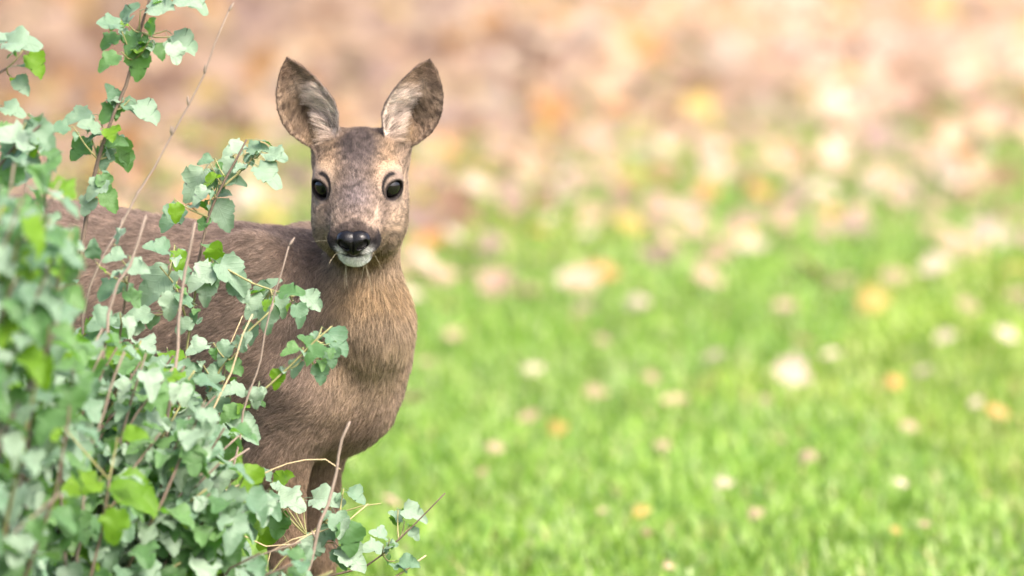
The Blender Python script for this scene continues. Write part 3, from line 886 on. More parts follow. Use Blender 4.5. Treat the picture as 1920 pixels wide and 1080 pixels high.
    v *= (.68 + .64 * vnoise(P, 190, 61)) * (.85 + .3 * vnoise(P, 45, 63))
    v *= 1 + hd * (vnoise(P, 300, 62) - .5) * 1.35
    col = np.clip(col * np.clip(v, .25, 2.0)[:, None], 0.004, .95)
    white = (hd > .5) & (H[:, 1] > .06) & (coat(P, Nn).min(1) > .45)
    col = np.where(white[:, None], np.maximum(col, .62), col)
    # a few long whiskers
    wk_p, wk_d = [], []
    for k in range(11):
        s = random.choice((-1, 1)); L = np.array([s * random.uniform(.006, .022), random.uniform(.075, .097), -.052 if k < 6 else -.026])
        dd = np.array([s * random.uniform(.1, .9) if k >= 6 else random.uniform(-.3, .3), random.uniform(-.1, .5), -1.0 if k < 6 else random.uniform(-.7, .1)])
        wk_p.append(L); wk_d.append(norm(dd))
    wp = head_world(np.array(wk_p)); wd = np.array(wk_d) @ HM.T; nw = len(wp); wl = rng.uniform(.02, .038, nw)
    wpos = np.stack([wp + wd * (wl * s_)[:, None] + np.array([0, 0, -.006]) * s_ * s_ - BO for s_ in (0, .33, .67, 1)], 1)
    pos = np.concatenate([pos, wpos.astype(np.float32)]); rad = np.concatenate([rad, np.tile(np.array([.00016, .00014, .0001, .00005], np.float32), (nw, 1))])
    col = np.concatenate([col, np.tile(np.array([.7, .6, .42]), (nw, 1))])
    tot = len(pos)
    hc = bpy.data.hair_curves.new('fur'); hc.add_curves([K] * tot)
    hc.attributes['position'].data.foreach_set('vector', pos.reshape(-1).astype(np.float32))
    ra = hc.attributes.get('radius') or hc.attributes.new('radius', 'FLOAT', 'POINT'); ra.data.foreach_set('value', rad.reshape(-1))
    ca = hc.attributes.new('col', 'FLOAT_COLOR', 'CURVE'); cc = np.ones((tot, 4), np.float32); cc[:, :3] = col; ca.data.foreach_set('color', cc.ravel())
    m, nt, out = new_mat('deer_fur')
    bs = N(nt, 'ShaderNodeBsdfPrincipled', Roughness=.55); bs.inputs['Specular IOR Level'].default_value = .35
    at_ = N(nt, 'ShaderNodeAttribute', attribute_name='col'); hi = N(nt, 'ShaderNodeHairInfo')
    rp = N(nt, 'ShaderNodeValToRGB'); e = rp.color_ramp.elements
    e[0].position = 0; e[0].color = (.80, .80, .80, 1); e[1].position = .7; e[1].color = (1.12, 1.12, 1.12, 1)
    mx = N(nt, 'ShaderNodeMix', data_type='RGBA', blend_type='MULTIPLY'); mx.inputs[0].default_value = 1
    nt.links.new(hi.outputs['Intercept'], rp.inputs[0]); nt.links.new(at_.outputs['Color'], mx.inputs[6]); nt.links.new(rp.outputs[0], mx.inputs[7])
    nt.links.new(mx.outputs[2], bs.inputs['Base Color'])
    tr = N(nt, 'ShaderNodeBsdfTranslucent'); ms = N(nt, 'ShaderNodeMixShader'); ms.inputs[0].default_value = .35
    nt.links.new(mx.outputs[2], tr.inputs[0]); nt.links.new(bs.outputs[0], ms.inputs[1]); nt.links.new(tr.outputs[0], ms.inputs[2]); nt.links.new(ms.outputs[0], out.inputs[0])
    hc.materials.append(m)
    o = bpy.data.objects.new('fur', hc); COL.objects.link(o); o.parent = deer
    print('FUR', tot)
make_fur()
# ------------------------------------------------------------------ the bush in front of the deer
def tube(pts, radii, seg=6):
    pts = np.asarray(pts, float); n = len(pts)
    T = norm(np.gradient(pts, axis=0)); ref = np.array([.31, .9, .2]); V = []
    for i in range(n):
        a = norm(np.cross(T[i], ref)); b = np.cross(T[i], a)
        for k in range(seg):
            w = 2 * math.pi * k / seg; V.append(pts[i] + (a * math.cos(w) + b * math.sin(w)) * radii[i])
    F = [(i * seg + k, i * seg + (k + 1) % seg, (i + 1) * seg + (k + 1) % seg, (i + 1) * seg + k) for i in range(n - 1) for k in range(seg)]
    V.append(pts[-1] + T[-1] * radii[-1]); V.append(pts[0])
    return np.array(V), F + [((n - 1) * seg + k, (n - 1) * seg + (k + 1) % seg, n * seg) for k in range(seg)] + [((k + 1) % seg, k, n * seg + 1) for k in range(seg)]

def spline(P, n):
    P = np.asarray(P, float)
    if len(P) == 2: P = np.array([P[0], (P[0] + P[1]) / 2 + np.array([.004, 0, .004]), P[1]])
    t = np.concatenate([[0], np.cumsum(np.linalg.norm(np.diff(P, axis=0), axis=1))]); t /= t[-1]
    Q = np.concatenate([[2 * P[0] - P[1]], P, [2 * P[-1] - P[-2]]])
    out = []
    for s in np.linspace(0, 1, n):
        i = min(int(np.searchsorted(t, s, side='right')) - 1, len(P) - 2); u = (s - t[i]) / (t[i + 1] - t[i])
        a, b, c, d = Q[i:i + 4]
        out.append(.5 * (2 * b + (c - a) * u + (2 * a - 5 * b + 4 * c - d) * u * u + (3 * b - a - 3 * c + d) * u ** 3))
    return np.array(out)

def bush_leaf_geo(seed, yng=False):
    """lobed, toothed leaf with its stalk; base of the stalk at the origin, blade along +X, upper side +Z, unit blade length"""
    r = random.Random(seed)
    if yng: half = [(0, .0), (.10, .14), (.20, .17), (.30, .25), (.44, .25), (.50, .29), (.62, .22), (.74, .20), (.82, .11), (1, 0)]
    else: half = [(0, 0), (-.08, .11), (-.07, .25), (.01, .31), (.05, .39), (.14, .41), (.19, .40), (.24, .47), (.34, .48), (.42, .50), (.48, .43), (.55, .39), (.55, .30), (.65, .31), (.74, .28), (.82, .23), (.91, .16), (.97, .09), (1, 0)]
    st = .38; fold = r.uniform(.12, .5); droop = r.uniform(.1, .5); tw = r.uniform(-.35, .35); asym = r.uniform(.88, 1.12)
    V, F = [], []
    n = len(half)
    mids = np.linspace(0, 1, n) ** .95
    def put(u, v):
        z = fold * abs(v) - droop * u * u + tw * v * (u - .3) + .05 * math.sin(9 * u + seed) * (abs(v) * 3) + .05 * math.sin(14 * v + 3 * u + seed)
        V.append((st + u, v, z))
    for (u, v), mu in zip(half, mids):
        jl, jr = r.uniform(-.05, .05), r.uniform(-.05, .05)
        uu = u * .5 + mu * .5
        put(u + jl * (v > 0), -v * asym * r.uniform(.92, 1.06)); put(uu, -v * .5 * asym); put(mu, 0); put(uu, v * .5); put(u + jr * (v > 0), v * (2 - asym))
    for i in range(n - 1):
        for k in range(4):
            a = i * 5 + k; F.append((a, a + 1, a + 6, a + 5))
    o = len(V); w = .014
    for x, z in ((0, -.02), (st * .5, .025), (st + .02, .0)):
        for dy, dz in ((-w, 0), (w, 0), (0, w * 1.6)): V.append((x, dy, z + dz))
    for s in (0, 3):
        for k in range(3): F.append((o + s + k, o + s + (k + 1) % 3, o + s + 3 + (k + 1) % 3, o + s + 3 + k))
    return np.array(V), F

def leaf_mat(name, c_top, c_var, transl, c_tr, rough=.55, use_attr=False):
    m, nt, out = new_mat(name)
    oi = N(nt, 'ShaderNodeObjectInfo'); tc = N(nt, 'ShaderNodeTexCoord'); geo = N(nt, 'ShaderNodeNewGeometry')
    if use_attr:
        at_ = N(nt, 'ShaderNodeAttribute', attribute_name='rnd'); rnd = at_.outputs['Fac']; uvn = N(nt, 'ShaderNodeAttribute', attribute_name='luv').outputs['Vector']
    else: rnd = oi.outputs['Random']; uvn = N(nt, 'ShaderNodeAttribute', attribute_name='luv').outputs['Vector']
    mx = N(nt, 'ShaderNodeMix', data_type='RGBA'); mx.inputs[6].default_value = (*c_top, 1); mx.inputs[7].default_value = (*c_var, 1)
    nz = N(nt, 'ShaderNodeTexNoise', Scale=70.0, Detail=3.0); nt.links.new(tc.outputs['Object'], nz.inputs[0])
    nt.links.new(rnd, mx.inputs[0])
    # veins: midrib and side veins, a shade paler
    sx = N(nt, 'ShaderNodeSeparateXYZ'); nt.links.new(uvn, sx.inputs[0])
    ab = N(nt, 'ShaderNodeMath', operation='ABSOLUTE'); nt.links.new(sx.outputs[1], ab.inputs[0])
    mul = N(nt, 'ShaderNodeMath', operation='MULTIPLY'); mul.inputs[1].default_value = -.9; nt.links.new(ab.outputs[0], mul.inputs[0])
    add = N(nt, 'ShaderNodeMath', operation='ADD'); nt.links.new(sx.outputs[0], add.inputs[0]); nt.links.new(mul.outputs[0], add.inputs[1])
    mm = N(nt, 'ShaderNodeMath', operation='PINGPONG'); mm.inputs[1].default_value = .09; nt.links.new(add.outputs[0], mm.inputs[0])
    mn = N(nt, 'ShaderNodeMath', operation='MINIMUM'); nt.links.new(mm.outputs[0], mn.inputs[0]); nt.links.new(ab.outputs[0], mn.inputs[1])
    vr = N(nt, 'ShaderNodeMapRange'); vr.inputs['From Min'].default_value = .004; vr.inputs['From Max'].default_value = .03; vr.inputs['To Min'].default_value = 1; vr.inputs['To Max'].default_value = 0
    nt.links.new(mn.outputs[0], vr.inputs[0])
    vm = N(nt, 'ShaderNodeMix', data_type='RGBA'); vm.inputs[7].default_value = (*(np.array(c_top) * .62), 1)
    vf = N(nt, 'ShaderNodeMath', operation='MULTIPLY'); vf.inputs[1].default_value = .22; nt.links.new(vr.outputs[0], vf.inputs[0])
    nt.links.new(vf.outputs[0], vm.inputs[0]); nt.links.new(mx.outputs[2], vm.inputs[6])
    nm = N(nt, 'ShaderNodeMapRange'); nm.inputs['From Min'].default_value = .3; nm.inputs['From Max'].default_value = .7; nm.inputs['To Min'].default_value = .82; nm.inputs['To Max'].default_value = 1.12
    nt.links.new(nz.outputs[0], nm.inputs[0])
    mv = N(nt, 'ShaderNodeMix', data_type='RGBA', blend_type='MULTIPLY'); mv.inputs[0].default_value = 1
    nt.links.new(vm.outputs[2], mv.inputs[6]); nt.links.new(nm.outputs[0], mv.inputs[7])
    b = N(nt, 'ShaderNodeBsdfPrincipled', Roughness=rough); b.inputs['Specular IOR Level'].default_value = .3
    b.inputs['Sheen Weight'].default_value = .12; b.inputs['Sheen Roughness'].default_value = .5
    nt.links.new(mv.outputs[2], b.inputs['Base Color'])
    bp = N(nt, 'ShaderNodeBump', Strength=.22, Distance=.0012); nt.links.new(vr.outputs[0], bp.inputs['Height']); bp.invert = True; nt.links.new(bp.outputs[0], b.inputs['Normal'])
    t = N(nt, 'ShaderNodeBsdfTranslucent'); t.inputs[0].default_value = (*c_tr, 1)
    ms = N(nt, 'ShaderNodeMixShader'); ms.inputs[0].default_value = transl
    nt.links.new(b.outputs[0], ms.inputs[1]); nt.links.new(t.outputs[0], ms.inputs[2]); nt.links.new(ms.outputs[0], out.inputs[0])
    return m
LEAF_COL = {'grey': ((.195, .265, .185), (.070, .138, .076), .18, (.16, .42, .05)),
            'green': ((.055, .125, .045), (.085, .170, .052), .28, (.20, .50, .02)),
            'lime': ((.130, .245, .012), (.095, .205, .012), .50, (.22, .44, .01)),
            'straw': ((.42, .36, .10), (.30, .32, .08), .4, (.5, .45, .08))}
LEAF_MAT = {k: leaf_mat('bush_leaf_' + k, *v) for k, v in LEAF_COL.items()}
LEAF_MAT_ALL = {k: leaf_mat('bush_foliage_' + k, *v, use_attr=True) for k, v in LEAF_COL.items()}
leaf_geo = [bush_leaf_geo(s) for s in range(9)] + [bush_leaf_geo(s, True) for s in (20, 21, 22)]
leaf_mesh = {}
def set_luv(me, v):
    a = me.attributes.new('luv', 'FLOAT_VECTOR', 'POINT'); q = np.array(v, np.float32).copy(); q[:, 2] = 0; a.data.foreach_set('vector', q.ravel())
for gi, (v, f) in enumerate(leaf_geo):
    for k, mt in LEAF_MAT.items():
        me = bpy.data.meshes.new('leaf'); me.from_pydata([tuple(p) for p in v], [], f); me.materials.append(mt)
        me.polygons.foreach_set('use_smooth', np.ones(len(me.polygons), dtype=bool))
        set_luv(me, v); leaf_mesh[gi, k] = me

BUSH_O = np.array([-.62, -.75, 0.0])
bush = empty('bush', tuple(BUSH_O))
tag(bush, 'leafy grey-green bush with lobed leaves half hiding the deer', 'bush')
BARK = simple_mat('bush_bark', (.10, .072, .050), rough=.8, bump=.8, bscale=260, vary=.3)
GREENSTEM = simple_mat('bush_green_twig', (.20, .19, .075), rough=.7, bump=.5, bscale=260, vary=.25)
DRYSTEM = simple_mat('dry_stalk', (.20, .155, .120), rough=.8, bump=.6, bscale=300, vary=.25)
STRAW = simple_mat('dry_straw', (.42, .33, .19), rough=.7, bump=.4, bscale=300, vary=.2)

leaves = []         # (matrix, geo, kind, forced)
RL = random.Random(11)
def leaf_frame(p, d, nrm):
    d = norm(d); nrm = norm(nrm - d * (nrm @ d)); w = np.cross(nrm, d)
    return np.stack([d, w, nrm], 1)
def add_leaf(p, d, nrm, size, kind, geo=None, forced=False):
    geo = RL.randrange(9) if geo is None else geo
    leaves.append((np.asarray(p, float), leaf_frame(p, np.asarray(d, float), np.asarray(nrm, float)), size, geo, kind, forced))

def pick_kind(lime=.10):
    u = RL.random()
    return 'lime' if u < lime else ('green' if u < lime + .30 else ('straw' if u > .996 else 'grey'))

def rand_dir(toward=.65):
    """direction of a leaf blade: outwards and drooping, more often towards the open side than into the bush"""
    az = RL.gauss(-90, 62) if RL.random() < toward else RL.uniform(0, 360)
    az = math.radians(az); dr = math.radians(RL.uniform(-8, 62))
    d = np.array([math.cos(az) * math.cos(dr), math.sin(az) * math.cos(dr), -math.sin(dr)])
    up = np.array([RL.uniform(-.35, .35), RL.uniform(-.45, .1), 1.0])
    return d, up

def stem_part(pts, r0, r1, mat=BARK, n=None, name='stem'):
    n = n or max(6, int(4 * len(pts)))
    s = spline(pts, n); k = np.linspace(0, 1, n)
    rr = (r0 + (r1 - r0) * k) * (1 + .12 * np.sin(k * 40 + pts[0][0] * 50))
    V, F = tube(s, rr)
    mesh_obj(name, V - BUSH_O, F, mat, parent=bush)
    return s

def shoot(pts, r0, r1, nleaf, size, start=.25, lime=.10, mat=BARK, spread=1.0, forced=False, toward=.65):
    s = stem_part(pts, r0, r1, mat)
    n = len(s)
    for i in range(nleaf):
        t = start + (1 - start) * (i + RL.uniform(.1, .9)) / nleaf
        f = t * (n - 1); a = int(min(f, n - 2)); p = s[a] + (s[a + 1] - s[a]) * (f - a)
        d, up = rand_dir(toward)
        add_leaf(p, d, up, size * RL.uniform(.6, 1.15) * (1.0 - .25 * t ** 3), pick_kind(lime), forced=forced)
    d, up = rand_dir(); tip = norm(s[-1] - s[-2])
    add_leaf(s[-1], tip * .5 + d * .6, up, size * .7, pick_kind(lime), geo=RL.choice((9, 10, 11)), forced=forced)
    return s

def px_list(*q): return [at(*p) for p in q]
GB = lambda x, y: np.array([x, y, -.01])

# tall shoot that stands up against the leaf-strewn bank
s1 = shoot([GB(-.56, -.42), at(95, 900, -.40), at(140, 560, -.36), at(172, 350, -.34), at(205, 235, -.34), at(240, 150, -.33), at(262, 60, -.33), at(292, -40, -.33)], .0055, .0016, 4, .040, start=.48, forced=True)
def cluster(spots, y, stem_pts=None, lime=.06, jit=.03):
    for px, py, w, az, kind in spots:
        p = at(px, py, y + RL.uniform(-jit, jit)); az = math.radians(az); dr = math.radians(RL.uniform(8, 40))
        size = w * .00066 * .84
        d = np.array([math.cos(az) * math.cos(dr) * .9, -.45, math.sin(az) - math.sin(dr) * .5])
        up = np.array([RL.uniform(-.3, .3), -.75, .8])
        base = p - norm(d) * size * .85
        add_leaf(base, d, up, size, kind, forced=True)
        for _ in range(RL.choice((1, 1, 2))):
            d2, up2 = rand_dir(.7)
            add_leaf(base + np.array([0, .004, -.003]), d2, up2, size * RL.uniform(.38, .68), pick_kind(.06), geo=RL.randrange(12))
        # its twig runs back to the nearest stem
        if stem_pts is not None:
            q = stem_pts[np.argmin(np.linalg.norm(stem_pts - base + np.array([0, 0, .02]), axis=1))]
            V, F = tube(spline([q, (q + base) / 2 + np.array([0, 0, -.004]), base + norm(d) * .002], 5), np.linspace(.0012, .0007, 5), 5)
            mesh_obj('twig', V - BUSH_O, F, GREENSTEM, parent=bush)
cluster([(205, 42, 58, 160, 'grey'), (240, 22, 52, 60, 'grey'), (205, 75, 46, 200, 'green'), (245, 80, 52, 240, 'green'), (300, 15, 64, 20, 'grey'), (350, -2, 56, 10, 'grey'),
         (345, 82, 66, -25, 'grey'), (372, 8, 50, -20, 'grey'), (328, 100, 50, -70, 'grey'), (203, 112, 48, 185, 'green'), (258, 120, 64, 260, 'green'), (285, 50, 44, 80, 'green'), (270, 92, 40, 300, 'green'), (300, 95, 36, -30, 'green'),
         (275, 212, 66, -15, 'grey'), (212, 176, 44, 100, 'grey'), (205, 210, 52, 200, 'green'), (245, 200, 40, 0, 'grey'), (150, 215, 60, 160, 'grey'), (110, 238, 46, 170, 'grey'), (170, 235, 50, 150, 'grey'),
         (148, 280, 56, 215, 'green'), (225, 285, 60, -60, 'green'), (215, 262, 46, 20, 'green'), (240, 300, 42, -60, 'green'), (195, 300, 46, 250, 'grey'), (180, 350, 52, 200, 'grey'), (205, 375, 50, -40, 'green'), (165, 385, 44, 220, 'grey'), (195, 345, 44, 300, 'green')], -.34, s1)
# twigs reaching in from the bush's far side, at the level of the deer's ears
s2 = shoot([GB(-.80, -.5), at(-210, 900, -.5), at(-140, 420, -.48), at(-60, 190, -.47), at(12, 128, -.47)], .005, .0014, 3, .04, start=.75, forced=True)
s2b = stem_part([s2[-6], at(-40, 120, -.47), at(2, 88, -.47), at(22, 92, -.47)], .0015, .0009)
cluster([(40, 75, 78, 15, 'grey'), (0, 72, 50, 170, 'grey'), (66, 120, 56, -30, 'lime'), (40, 160, 44, -20, 'grey'), (25, 203, 52, 5, 'grey')], -.47, np.concatenate([s2, s2b]))
s3 = shoot([GB(-.80, -.8), at(-150, 800, -.75), at(-60, 420, -.72), at(30, 270, -.7), at(75, 235, -.7)], .0055, .0015, 4, .05, start=.6, forced=True)
cluster([(30, 255, 84, 150, 'grey'), (55, 240, 60, 60, 'grey'), (80, 258, 66, -20, 'grey'), (60, 275, 40, 270, 'lime'), (20, 290, 62, 200, 'grey'), (5, 250, 55, 180, 'green'), (15, 330, 70, 220, 'green')], -.7, s3)
# middle shoot over the deer's flank
s4 = shoot([GB(-.46, -.3), at(300, 1040, -.30), at(345, 760, -.28), at(362, 560, -.27), at(385, 430, -.26), at(405, 370, -.26), at(440, 305, -.25), at(462, 262, -.25)], .0045, .0013, 3, .035, start=.72, forced=True, mat=BARK)
s4b = stem_part([at(418, 350, -.255), at(450, 322, -.25), at(480, 290, -.25)], .0016, .0009, GREENSTEM)
cluster([(440, 277, 50, 170, 'grey'), (482, 275, 46, 20, 'grey'), (505, 325, 68, -15, 'grey'), (520, 292, 50, -5, 'grey'), (365, 345, 76, 215, 'grey'), (385, 300, 32, 180, 'grey'), (425, 315, 48, 240, 'grey'), (437, 338, 46, 10, 'grey'),
         (418, 402, 66, -45, 'grey'), (322, 405, 62, 190, 'grey'), (330, 398, 40, 280, 'lime'), (375, 365, 44, 200, 'grey'), (380, 420, 34, 230, 'green'), (415, 362, 40, 30, 'grey')], -.26, np.concatenate([s4, s4b]))
s5 = stem_part([s4[12] if len(s4) > 12 else s4[-8], at(372, 520, -.30), at(420, 505, -.32), at(470, 530, -.33), at(545, 555, -.33)], .0022, .0010, GREENSTEM)
s5b = stem_part([at(352, 610, -.29), at(330, 540, -.32), at(300, 500, -.33)], .0018, .001, GREENSTEM)
cluster([(290, 532, 90, 215, 'grey'), (298, 462, 56, 140, 'grey'), (335, 488, 46, 290, 'lime'), (380, 515, 70, 190, 'grey'), (405, 472, 52, 80, 'lime'), (435, 515, 78, -20, 'grey'), (450, 545, 60, -40, 'grey'), (385, 548, 50, 250, 'grey'),
         (320, 572, 56, 260, 'grey'), (500, 540, 52, 60, 'grey'), (478, 575, 66, 215, 'grey'), (500, 598, 56, 250, 'grey'), (545, 545, 54, 20, 'green'), (585, 566, 52, -25, 'grey'), (560, 590, 46, -60, 'grey'), (525, 572, 46, 300, 'grey'),
         (345, 610, 44, 200, 'grey'), (470, 625, 44, 230, 'grey')], -.32, np.concatenate([s5, s5b, s4[6:]]))
s5c = stem_part([at(330, 900, -.33), at(390, 740, -.34), at(440, 650, -.35), at(505, 585, -.35)], .0024, .001, GREENSTEM)
cluster([(420, 660, 52, 200, 'grey'), (455, 640, 46, 60, 'grey'), (395, 705, 56, 170, 'grey'), (440, 690, 44, -20, 'green'), (370, 650, 50, 180, 'grey'), (360, 700, 46, 220, 'grey'), (410, 740, 50, -30, 'grey'), (345, 560, 44, 150, 'grey'), (260, 590, 60, 180, 'grey'), (225, 620, 70, 200, 'grey')], -.35, np.concatenate([s5c, s5b]))
s5d = stem_part([at(190, 900, -.5), at(215, 700, -.5), at(235, 560, -.5), at(250, 480, -.5)], .0026, .001)
cluster([(215, 480, 46, 170, 'grey'), (255, 500, 50, 20, 'grey'), (205, 540, 60, 200, 'grey'), (190, 600, 60, 180, 'grey'), (250, 560, 46, -30, 'green'), (175, 470, 40, 100, 'grey'), (225, 440, 40, 60, 'grey')], -.5, s5d)
# twig that crosses the deer's chest
s6 = stem_part([GB(-.44, -.35), at(300, 960, -.36), at(400, 800, -.37), at(470, 752, -.38), at(540, 690, -.38), at(590, 640, -.38), at(622, 612, -.38)], .0038, .0011, GREENSTEM)
cluster([(632, 640, 62, -20, 'grey'), (620, 668, 46, -70, 'grey'), (600, 700, 44, -80, 'grey'), (575, 640, 46, 130, 'green'), (590, 660, 50, 200, 'green'), (555, 690, 40, 220, 'grey'), (520, 710, 42, 230, 'lime'), (545, 655, 40, 170, 'green'),
         (460, 800, 72, -20, 'grey'), (430, 775, 52, 200, 'green'), (480, 745, 44, 250, 'grey'), (440, 730, 54, 150, 'grey'), (405, 760, 56, 200, 'grey'), (430, 840, 56, 250, 'green')], -.38, s6)
# low twigs at the foot of the bush, over the lawn
s7 = stem_part([GB(-.40, -.28), at(560, 1130, -.28), at(690, 1060, -.27), at(770, 990, -.27), at(834, 925, -.27)], .0026, .0008, BARK)
cluster([(775, 962, 52, 10, 'grey'), (742, 966, 36, 140, 'grey'), (778, 1000, 30, -40, 'grey'), (712, 1000, 40, 140, 'grey'), (700, 1025, 52, 160, 'grey'), (735, 1022, 30, 20, 'grey'), (765, 1052, 44, 20, 'grey')], -.27, s7)
s8 = stem_part([GB(-.42, -.3), at(470, 1140, -.31), at(560, 1020, -.31), at(640, 960, -.31), at(714, 944, -.31)], .0024, .0008, GREENSTEM)
cluster([(545, 940, 76, -10, 'grey'), (612, 932, 72, 10, 'grey'), (668, 928, 46, 0, 'grey'), (530, 900, 56, 40, 'lime'), (500, 888, 36, 120, 'grey'), (520, 912, 34, 150, 'grey'), (640, 985, 60, -40, 'grey'), (655, 1010, 70, -70, 'green'),
         (610, 1000, 60, 200, 'grey'), (580, 1030, 66, 240, 'grey'), (660, 1045, 70, -20, 'grey'), (520, 985, 60, 260, 'green'), (500, 1010, 52, 200, 'lime')], -.31, s8)
s9 = stem_part([at(640, 1130, -.27), at(735, 1085, -.27), at(798, 1042, -.27)], .0018, .001, STRAW)

# soft yellow-green leaves on the side of the bush towards the path
s10 = shoot([GB(-.72, -1.2), at(10, 1000, -1.2), at(60, 780, -1.2), at(95, 600, -1.2), at(115, 470, -1.2)], .0045, .0014, 4, .045, start=.5, forced=True)
cluster([(118, 500, 62, -40, 'lime'), (80, 580, 70, 250, 'lime'), (60, 440, 60, 200, 'green'), (140, 560, 50, -20, 'green')], -1.2, s10)
s11 = shoot([GB(-.52, -.95), at(160, 1150, -.95), at(190, 1000, -.95), at(205, 900, -.95)], .0035, .0014, 3, .045, start=.5, forced=True)
cluster([(250, 918, 105, 5, 'lime'), (150, 908, 84, 185, 'lime'), (215, 985, 70, 250, 'lime'), (250, 812, 50, 20, 'lime'), (20, 720, 50, 180, 'lime')], -.95, s11)

# the dense body of the bush
LIM_Y = np.array([180, 230, 300, 360, 420, 480, 540, 580, 610, 640, 680, 720, 760, 800, 850, 900, 950, 1000, 1050, 1080, 1200, 1700])
LIM_X = np.array([-60, 60, 130, 155, 160, 160, 200, 245, 300, 345, 385, 420, 455, 490, 495, 500, 530, 590, 660, 700, 710, 560])
def allowed(px, py): return px < np.interp(py, LIM_Y, LIM_X)
n_shoot = 0; tries = 0
while n_shoot < 275 and tries < 9000:
    tries += 1
    y = RL.choice((RL.uniform(-1.9, -.9), RL.uniform(-1.3, -.45), RL.uniform(-.7, -.35)))
    px, py = RL.uniform(-420, 640), RL.uniform(250, 1150)
    if n_shoot < 24: px, py, y = RL.uniform(-60, 140), RL.uniform(285, 450), RL.uniform(-1.7, -.7)
    if n_shoot >= 70: px, py, y = RL.uniform(40, 640), RL.uniform(600, 1150), RL.uniform(-.85, -.34)
    if n_shoot >= 215: px, py, y = RL.uniform(170, 500), RL.uniform(560, 900), RL.uniform(-.6, -.34)
    if px > 60: y = max(y, -1.45)
    if px > 220: y = max(y, -.75)
    if not allowed(px + 25, py - 10): continue
    end = at(px, py, y)
    base = GB(end[0] * .55 - .26 + RL.uniform(-.1, .1), y + RL.uniform(-.12, .12))
    h = end[2]
    mid1 = base + (end - base) * .35 + np.array([-.05 + RL.uniform(-.04, .04), RL.uniform(-.04, .04), .08 * h]); mid2 = base + (end - base) * .7 + np.array([-.03 + RL.uniform(-.03, .03), RL.uniform(-.04, .04), .06])
    L = np.linalg.norm(end - base)
    nl = int(np.clip(L / .027, 9, 24))
    s = stem_part([base, mid1, mid2, end], RL.uniform(.0028, .0046), .0012, RL.choice((BARK, BARK, GREENSTEM, DRYSTEM)), 10)
    for i in range(nl + 1):
        t = 1 - .62 * (i + RL.uniform(-.3, .3)) / nl; t = min(max(t, .1), 1.0); f = t * 9; a = int(min(f, 8)); p = s[a] + (s[a + 1] - s[a]) * (f - a)
        d, up = rand_dir(.7); size = RL.uniform(.022, .042)
        c = p + d * size * .9; qx, qy = project(c)
        if not allowed(qx[0] + 22, qy[0]): continue
        add_leaf(p, d, up, size, pick_kind(.07))
    n_shoot += 1

# the leaves that show largest are leaves one by one; the rest of the foliage is one mass
def shown(l):
    p, M, size, geo, kind, forced = l
    c = p + M[:, 0] * size * .9; qx, qy = project(c)
    v = size * size / (c[1] - CAM_Y) ** 2 * (0.25 + abs(M[1, 2]))
    inside = (-20 < qx[0] < 1940) and (-20 < qy[0] < 1100)
    return (1e3 if forced and inside else 0) + (v * 1e3 * (1 + max(0, -c[1]))) * (1 if inside else 0)
order = sorted(range(len(leaves)), key=lambda i: -shown(leaves[i]))
print('LEAVES', len(leaves))
rest = {}
for rank, i in enumerate(order):
    p, M, size, geo, kind, forced = leaves[i]
    if rank < 300:
        o = link_mesh('leaf', leaf_mesh[geo, kind], bush)
        M4 = Matrix([[*(M[r] * size), (p - BUSH_O)[r]] for r in range(3)] + [[0, 0, 0, 1]])
        o.matrix_local = M4
    else: rest.setdefault(kind, []).append(i)
Vs, Fs, Ms, Rs, Us, off = [], [], [], [], [], 0
kinds = list(LEAF_COL)
for k, lst in rest.items():
    for i in lst:
        p, M, size, geo, kind, forced = leaves[i]; v, f = leaf_geo[geo]
        Vs.append(v @ (M * size).T + p - BUSH_O); Us.append(v); Fs += [tuple(q + off for q in ff) for ff in f]; Ms += [kinds.index(k)] * len(f); Rs.append(np.full(len(v), RL.random())); off += len(v)
fo = mesh_obj('foliage', np.concatenate(Vs), Fs, None, parent=bush)
for k in kinds: fo.data.materials.append(LEAF_MAT_ALL[k])
fo.data.polygons.foreach_set('material_index', np.array(Ms, np.int32))
a_ = fo.data.attributes.new('rnd', 'FLOAT', 'POINT'); a_.data.foreach_set('value', np.concatenate(Rs).astype(np.float32))
set_luv(fo.data, np.concatenate(Us)); tag(fo, kind='stuff')

# ------------------------------------------------------------------ dry stalks standing in front of the deer
def stalk(pts, r0, r1, label, mat=DRYSTEM, name='dry_stalk', cat='stalk', tip=None, group='dry stalks standing among the leaves'):
    g = np.asarray(pts[0]); root = empty(name, tuple(g))
    s = spline(pts, 26); k = np.linspace(0, 1, 26); s[1:, 0] += .0016 * np.sign(np.sin(k[1:] * 34 + g[0] * 90)) + .0006 * np.sin(k[1:] * 71)
    rr = (r0 + (r1 - r0) * k) * .78 * (1 + .22 * (np.sin(k * 55) > .93))
    V, F = tube(s, rr, 7); mesh_obj('stem', V - g, F, mat, parent=root)
    for i, ks in enumerate(tip or []):
        j = int(ks * 25); d = norm(np.array([RL.uniform(-1, 1), RL.uniform(-.5, .3), .9])); q = s[j]
        V, F = tube(spline([q, q + d * .006, q + d * .013], 5), np.array([.0006, .0016, .0019, .0013, .0004]), 6)
        mesh_obj('bud', V - g, F, mat, parent=root)
    tag(root, label, cat, group)
    return s
stalk([GB(-.60, -.50), at(120, 900, -.48), at(165, 560, -.46), at(215, 440, -.45), at(300, 300, -.44), at(355, 190, -.44), at(398, 100, -.44), at(430, 22, -.44)], .0034, .0012,
      'tall thin dry stalk leaning up past the deer\'s back with tiny buds', tip=(.72, .78, .84, .87, .91, .95, 1.0))
stalk([GB(-.55, -.7), at(160, 900, -.7), at(205, 590, -.68), at(240, 500, -.67), at(275, 405, -.66)], .0044, .0020, 'mauve-brown dry stalk leaning across the deer\'s flank')
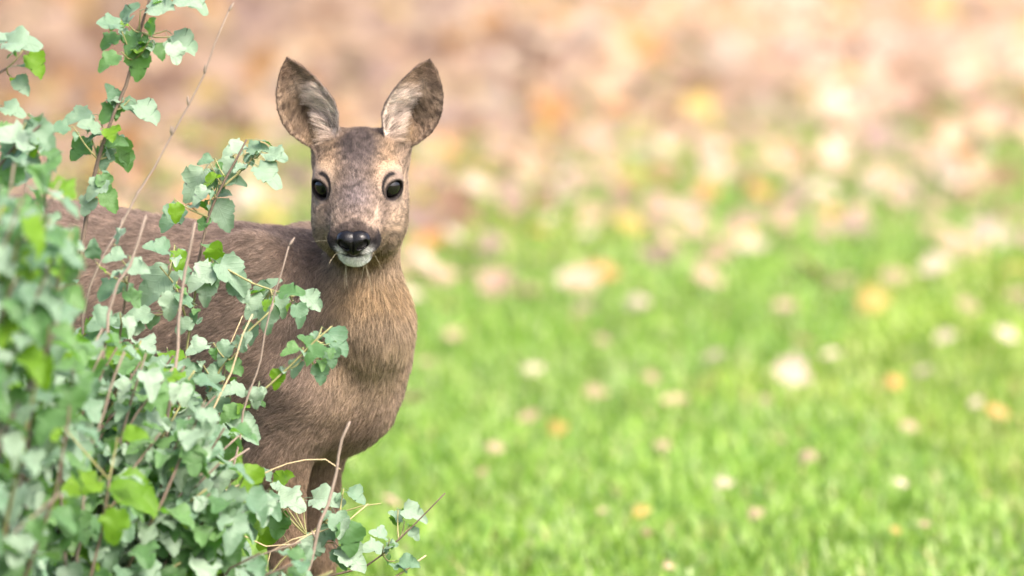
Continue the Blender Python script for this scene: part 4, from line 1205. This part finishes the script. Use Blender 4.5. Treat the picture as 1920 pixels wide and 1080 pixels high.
stalk([GB(-.42, -.62), at(285, 1060, -.60), at(312, 825, -.58), at(330, 660, -.56), at(350, 500, -.55), at(362, 418, -.55)], .0046, .0022, 'upright dry stalk with a cut top in front of the flank')
stalk([GB(-.30, -.50), at(575, 1080, -.48), at(600, 990, -.48), at(625, 900, -.47), at(652, 792, -.47)], .0040, .0023, 'straight broken dry stalk standing before the deer\'s forelegs', tip=(.70,))
stalk([GB(-.42, -.40), at(430, 900, -.40), at(490, 660, -.40), at(515, 560, -.40), at(538, 462, -.40)], .0026, .0012, 'slender tan dry stalk rising towards the deer\'s muzzle', tip=(1.0, .9))
stalk([GB(-.44, -.42), at(350, 980, -.42), at(385, 800, -.42), at(440, 680, -.42), at(470, 590, -.42)], .0030, .0012, 'pale yellowish stalk slanting across the deer\'s shoulder', STRAW)
stalk([GB(-.75, -1.5), at(-40, 950, -1.45), at(20, 790, -1.4), at(70, 690, -1.4), at(110, 600, -1.4)], .0055, .0028, 'thick tan stalk at the densest side of the bush')
stalk([GB(-.36, -.44), at(380, 1010, -.42), at(470, 900, -.40), at(590, 860, -.40), at(635, 880, -.40)], .0018, .0009, 'thin bent dry stalk arching before the dark chest', STRAW)
stalk([GB(-.52, -.9), at(150, 1000, -.86), at(165, 860, -.85), at(205, 740, -.85), at(235, 660, -.85)], .0040, .0018, 'short brown stalk deep among the low leaves')
# pale grass straws
def straw(pts, label):
    g = np.asarray(pts[0]); s = spline(pts, 14); k = np.linspace(0, 1, 14)
    V, F = tube(s, .0016 * (1 - .75 * k) + .0002, 5)
    o = mesh_obj('grass_straw', V - g, F, STRAW); o.location = tuple(g); tag(o, label, 'straw', 'dry grass straws under the bush')
straw([GB(-.38, -.34), at(390, 1040, -.33), at(420, 700, -.33), at(455, 592, -.33)], 'pale straw rising across the deer\'s ribs')
straw([GB(-.34, -.33), at(500, 1060, -.32), at(560, 1010, -.32), at(640, 985, -.32), at(690, 945, -.32)], 'pale straw bending out over the lawn')
straw([GB(-.36, -.36), at(400, 1080, -.35), at(440, 1000, -.35), at(520, 1030, -.35), at(600, 990, -.35)], 'arched dry straw below the deer\'s forelegs')
straw([GB(-.50, -.5), at(250, 1080, -.5), at(300, 960, -.5), at(352, 890, -.5)], 'upright straw among the low grey-green leaves')
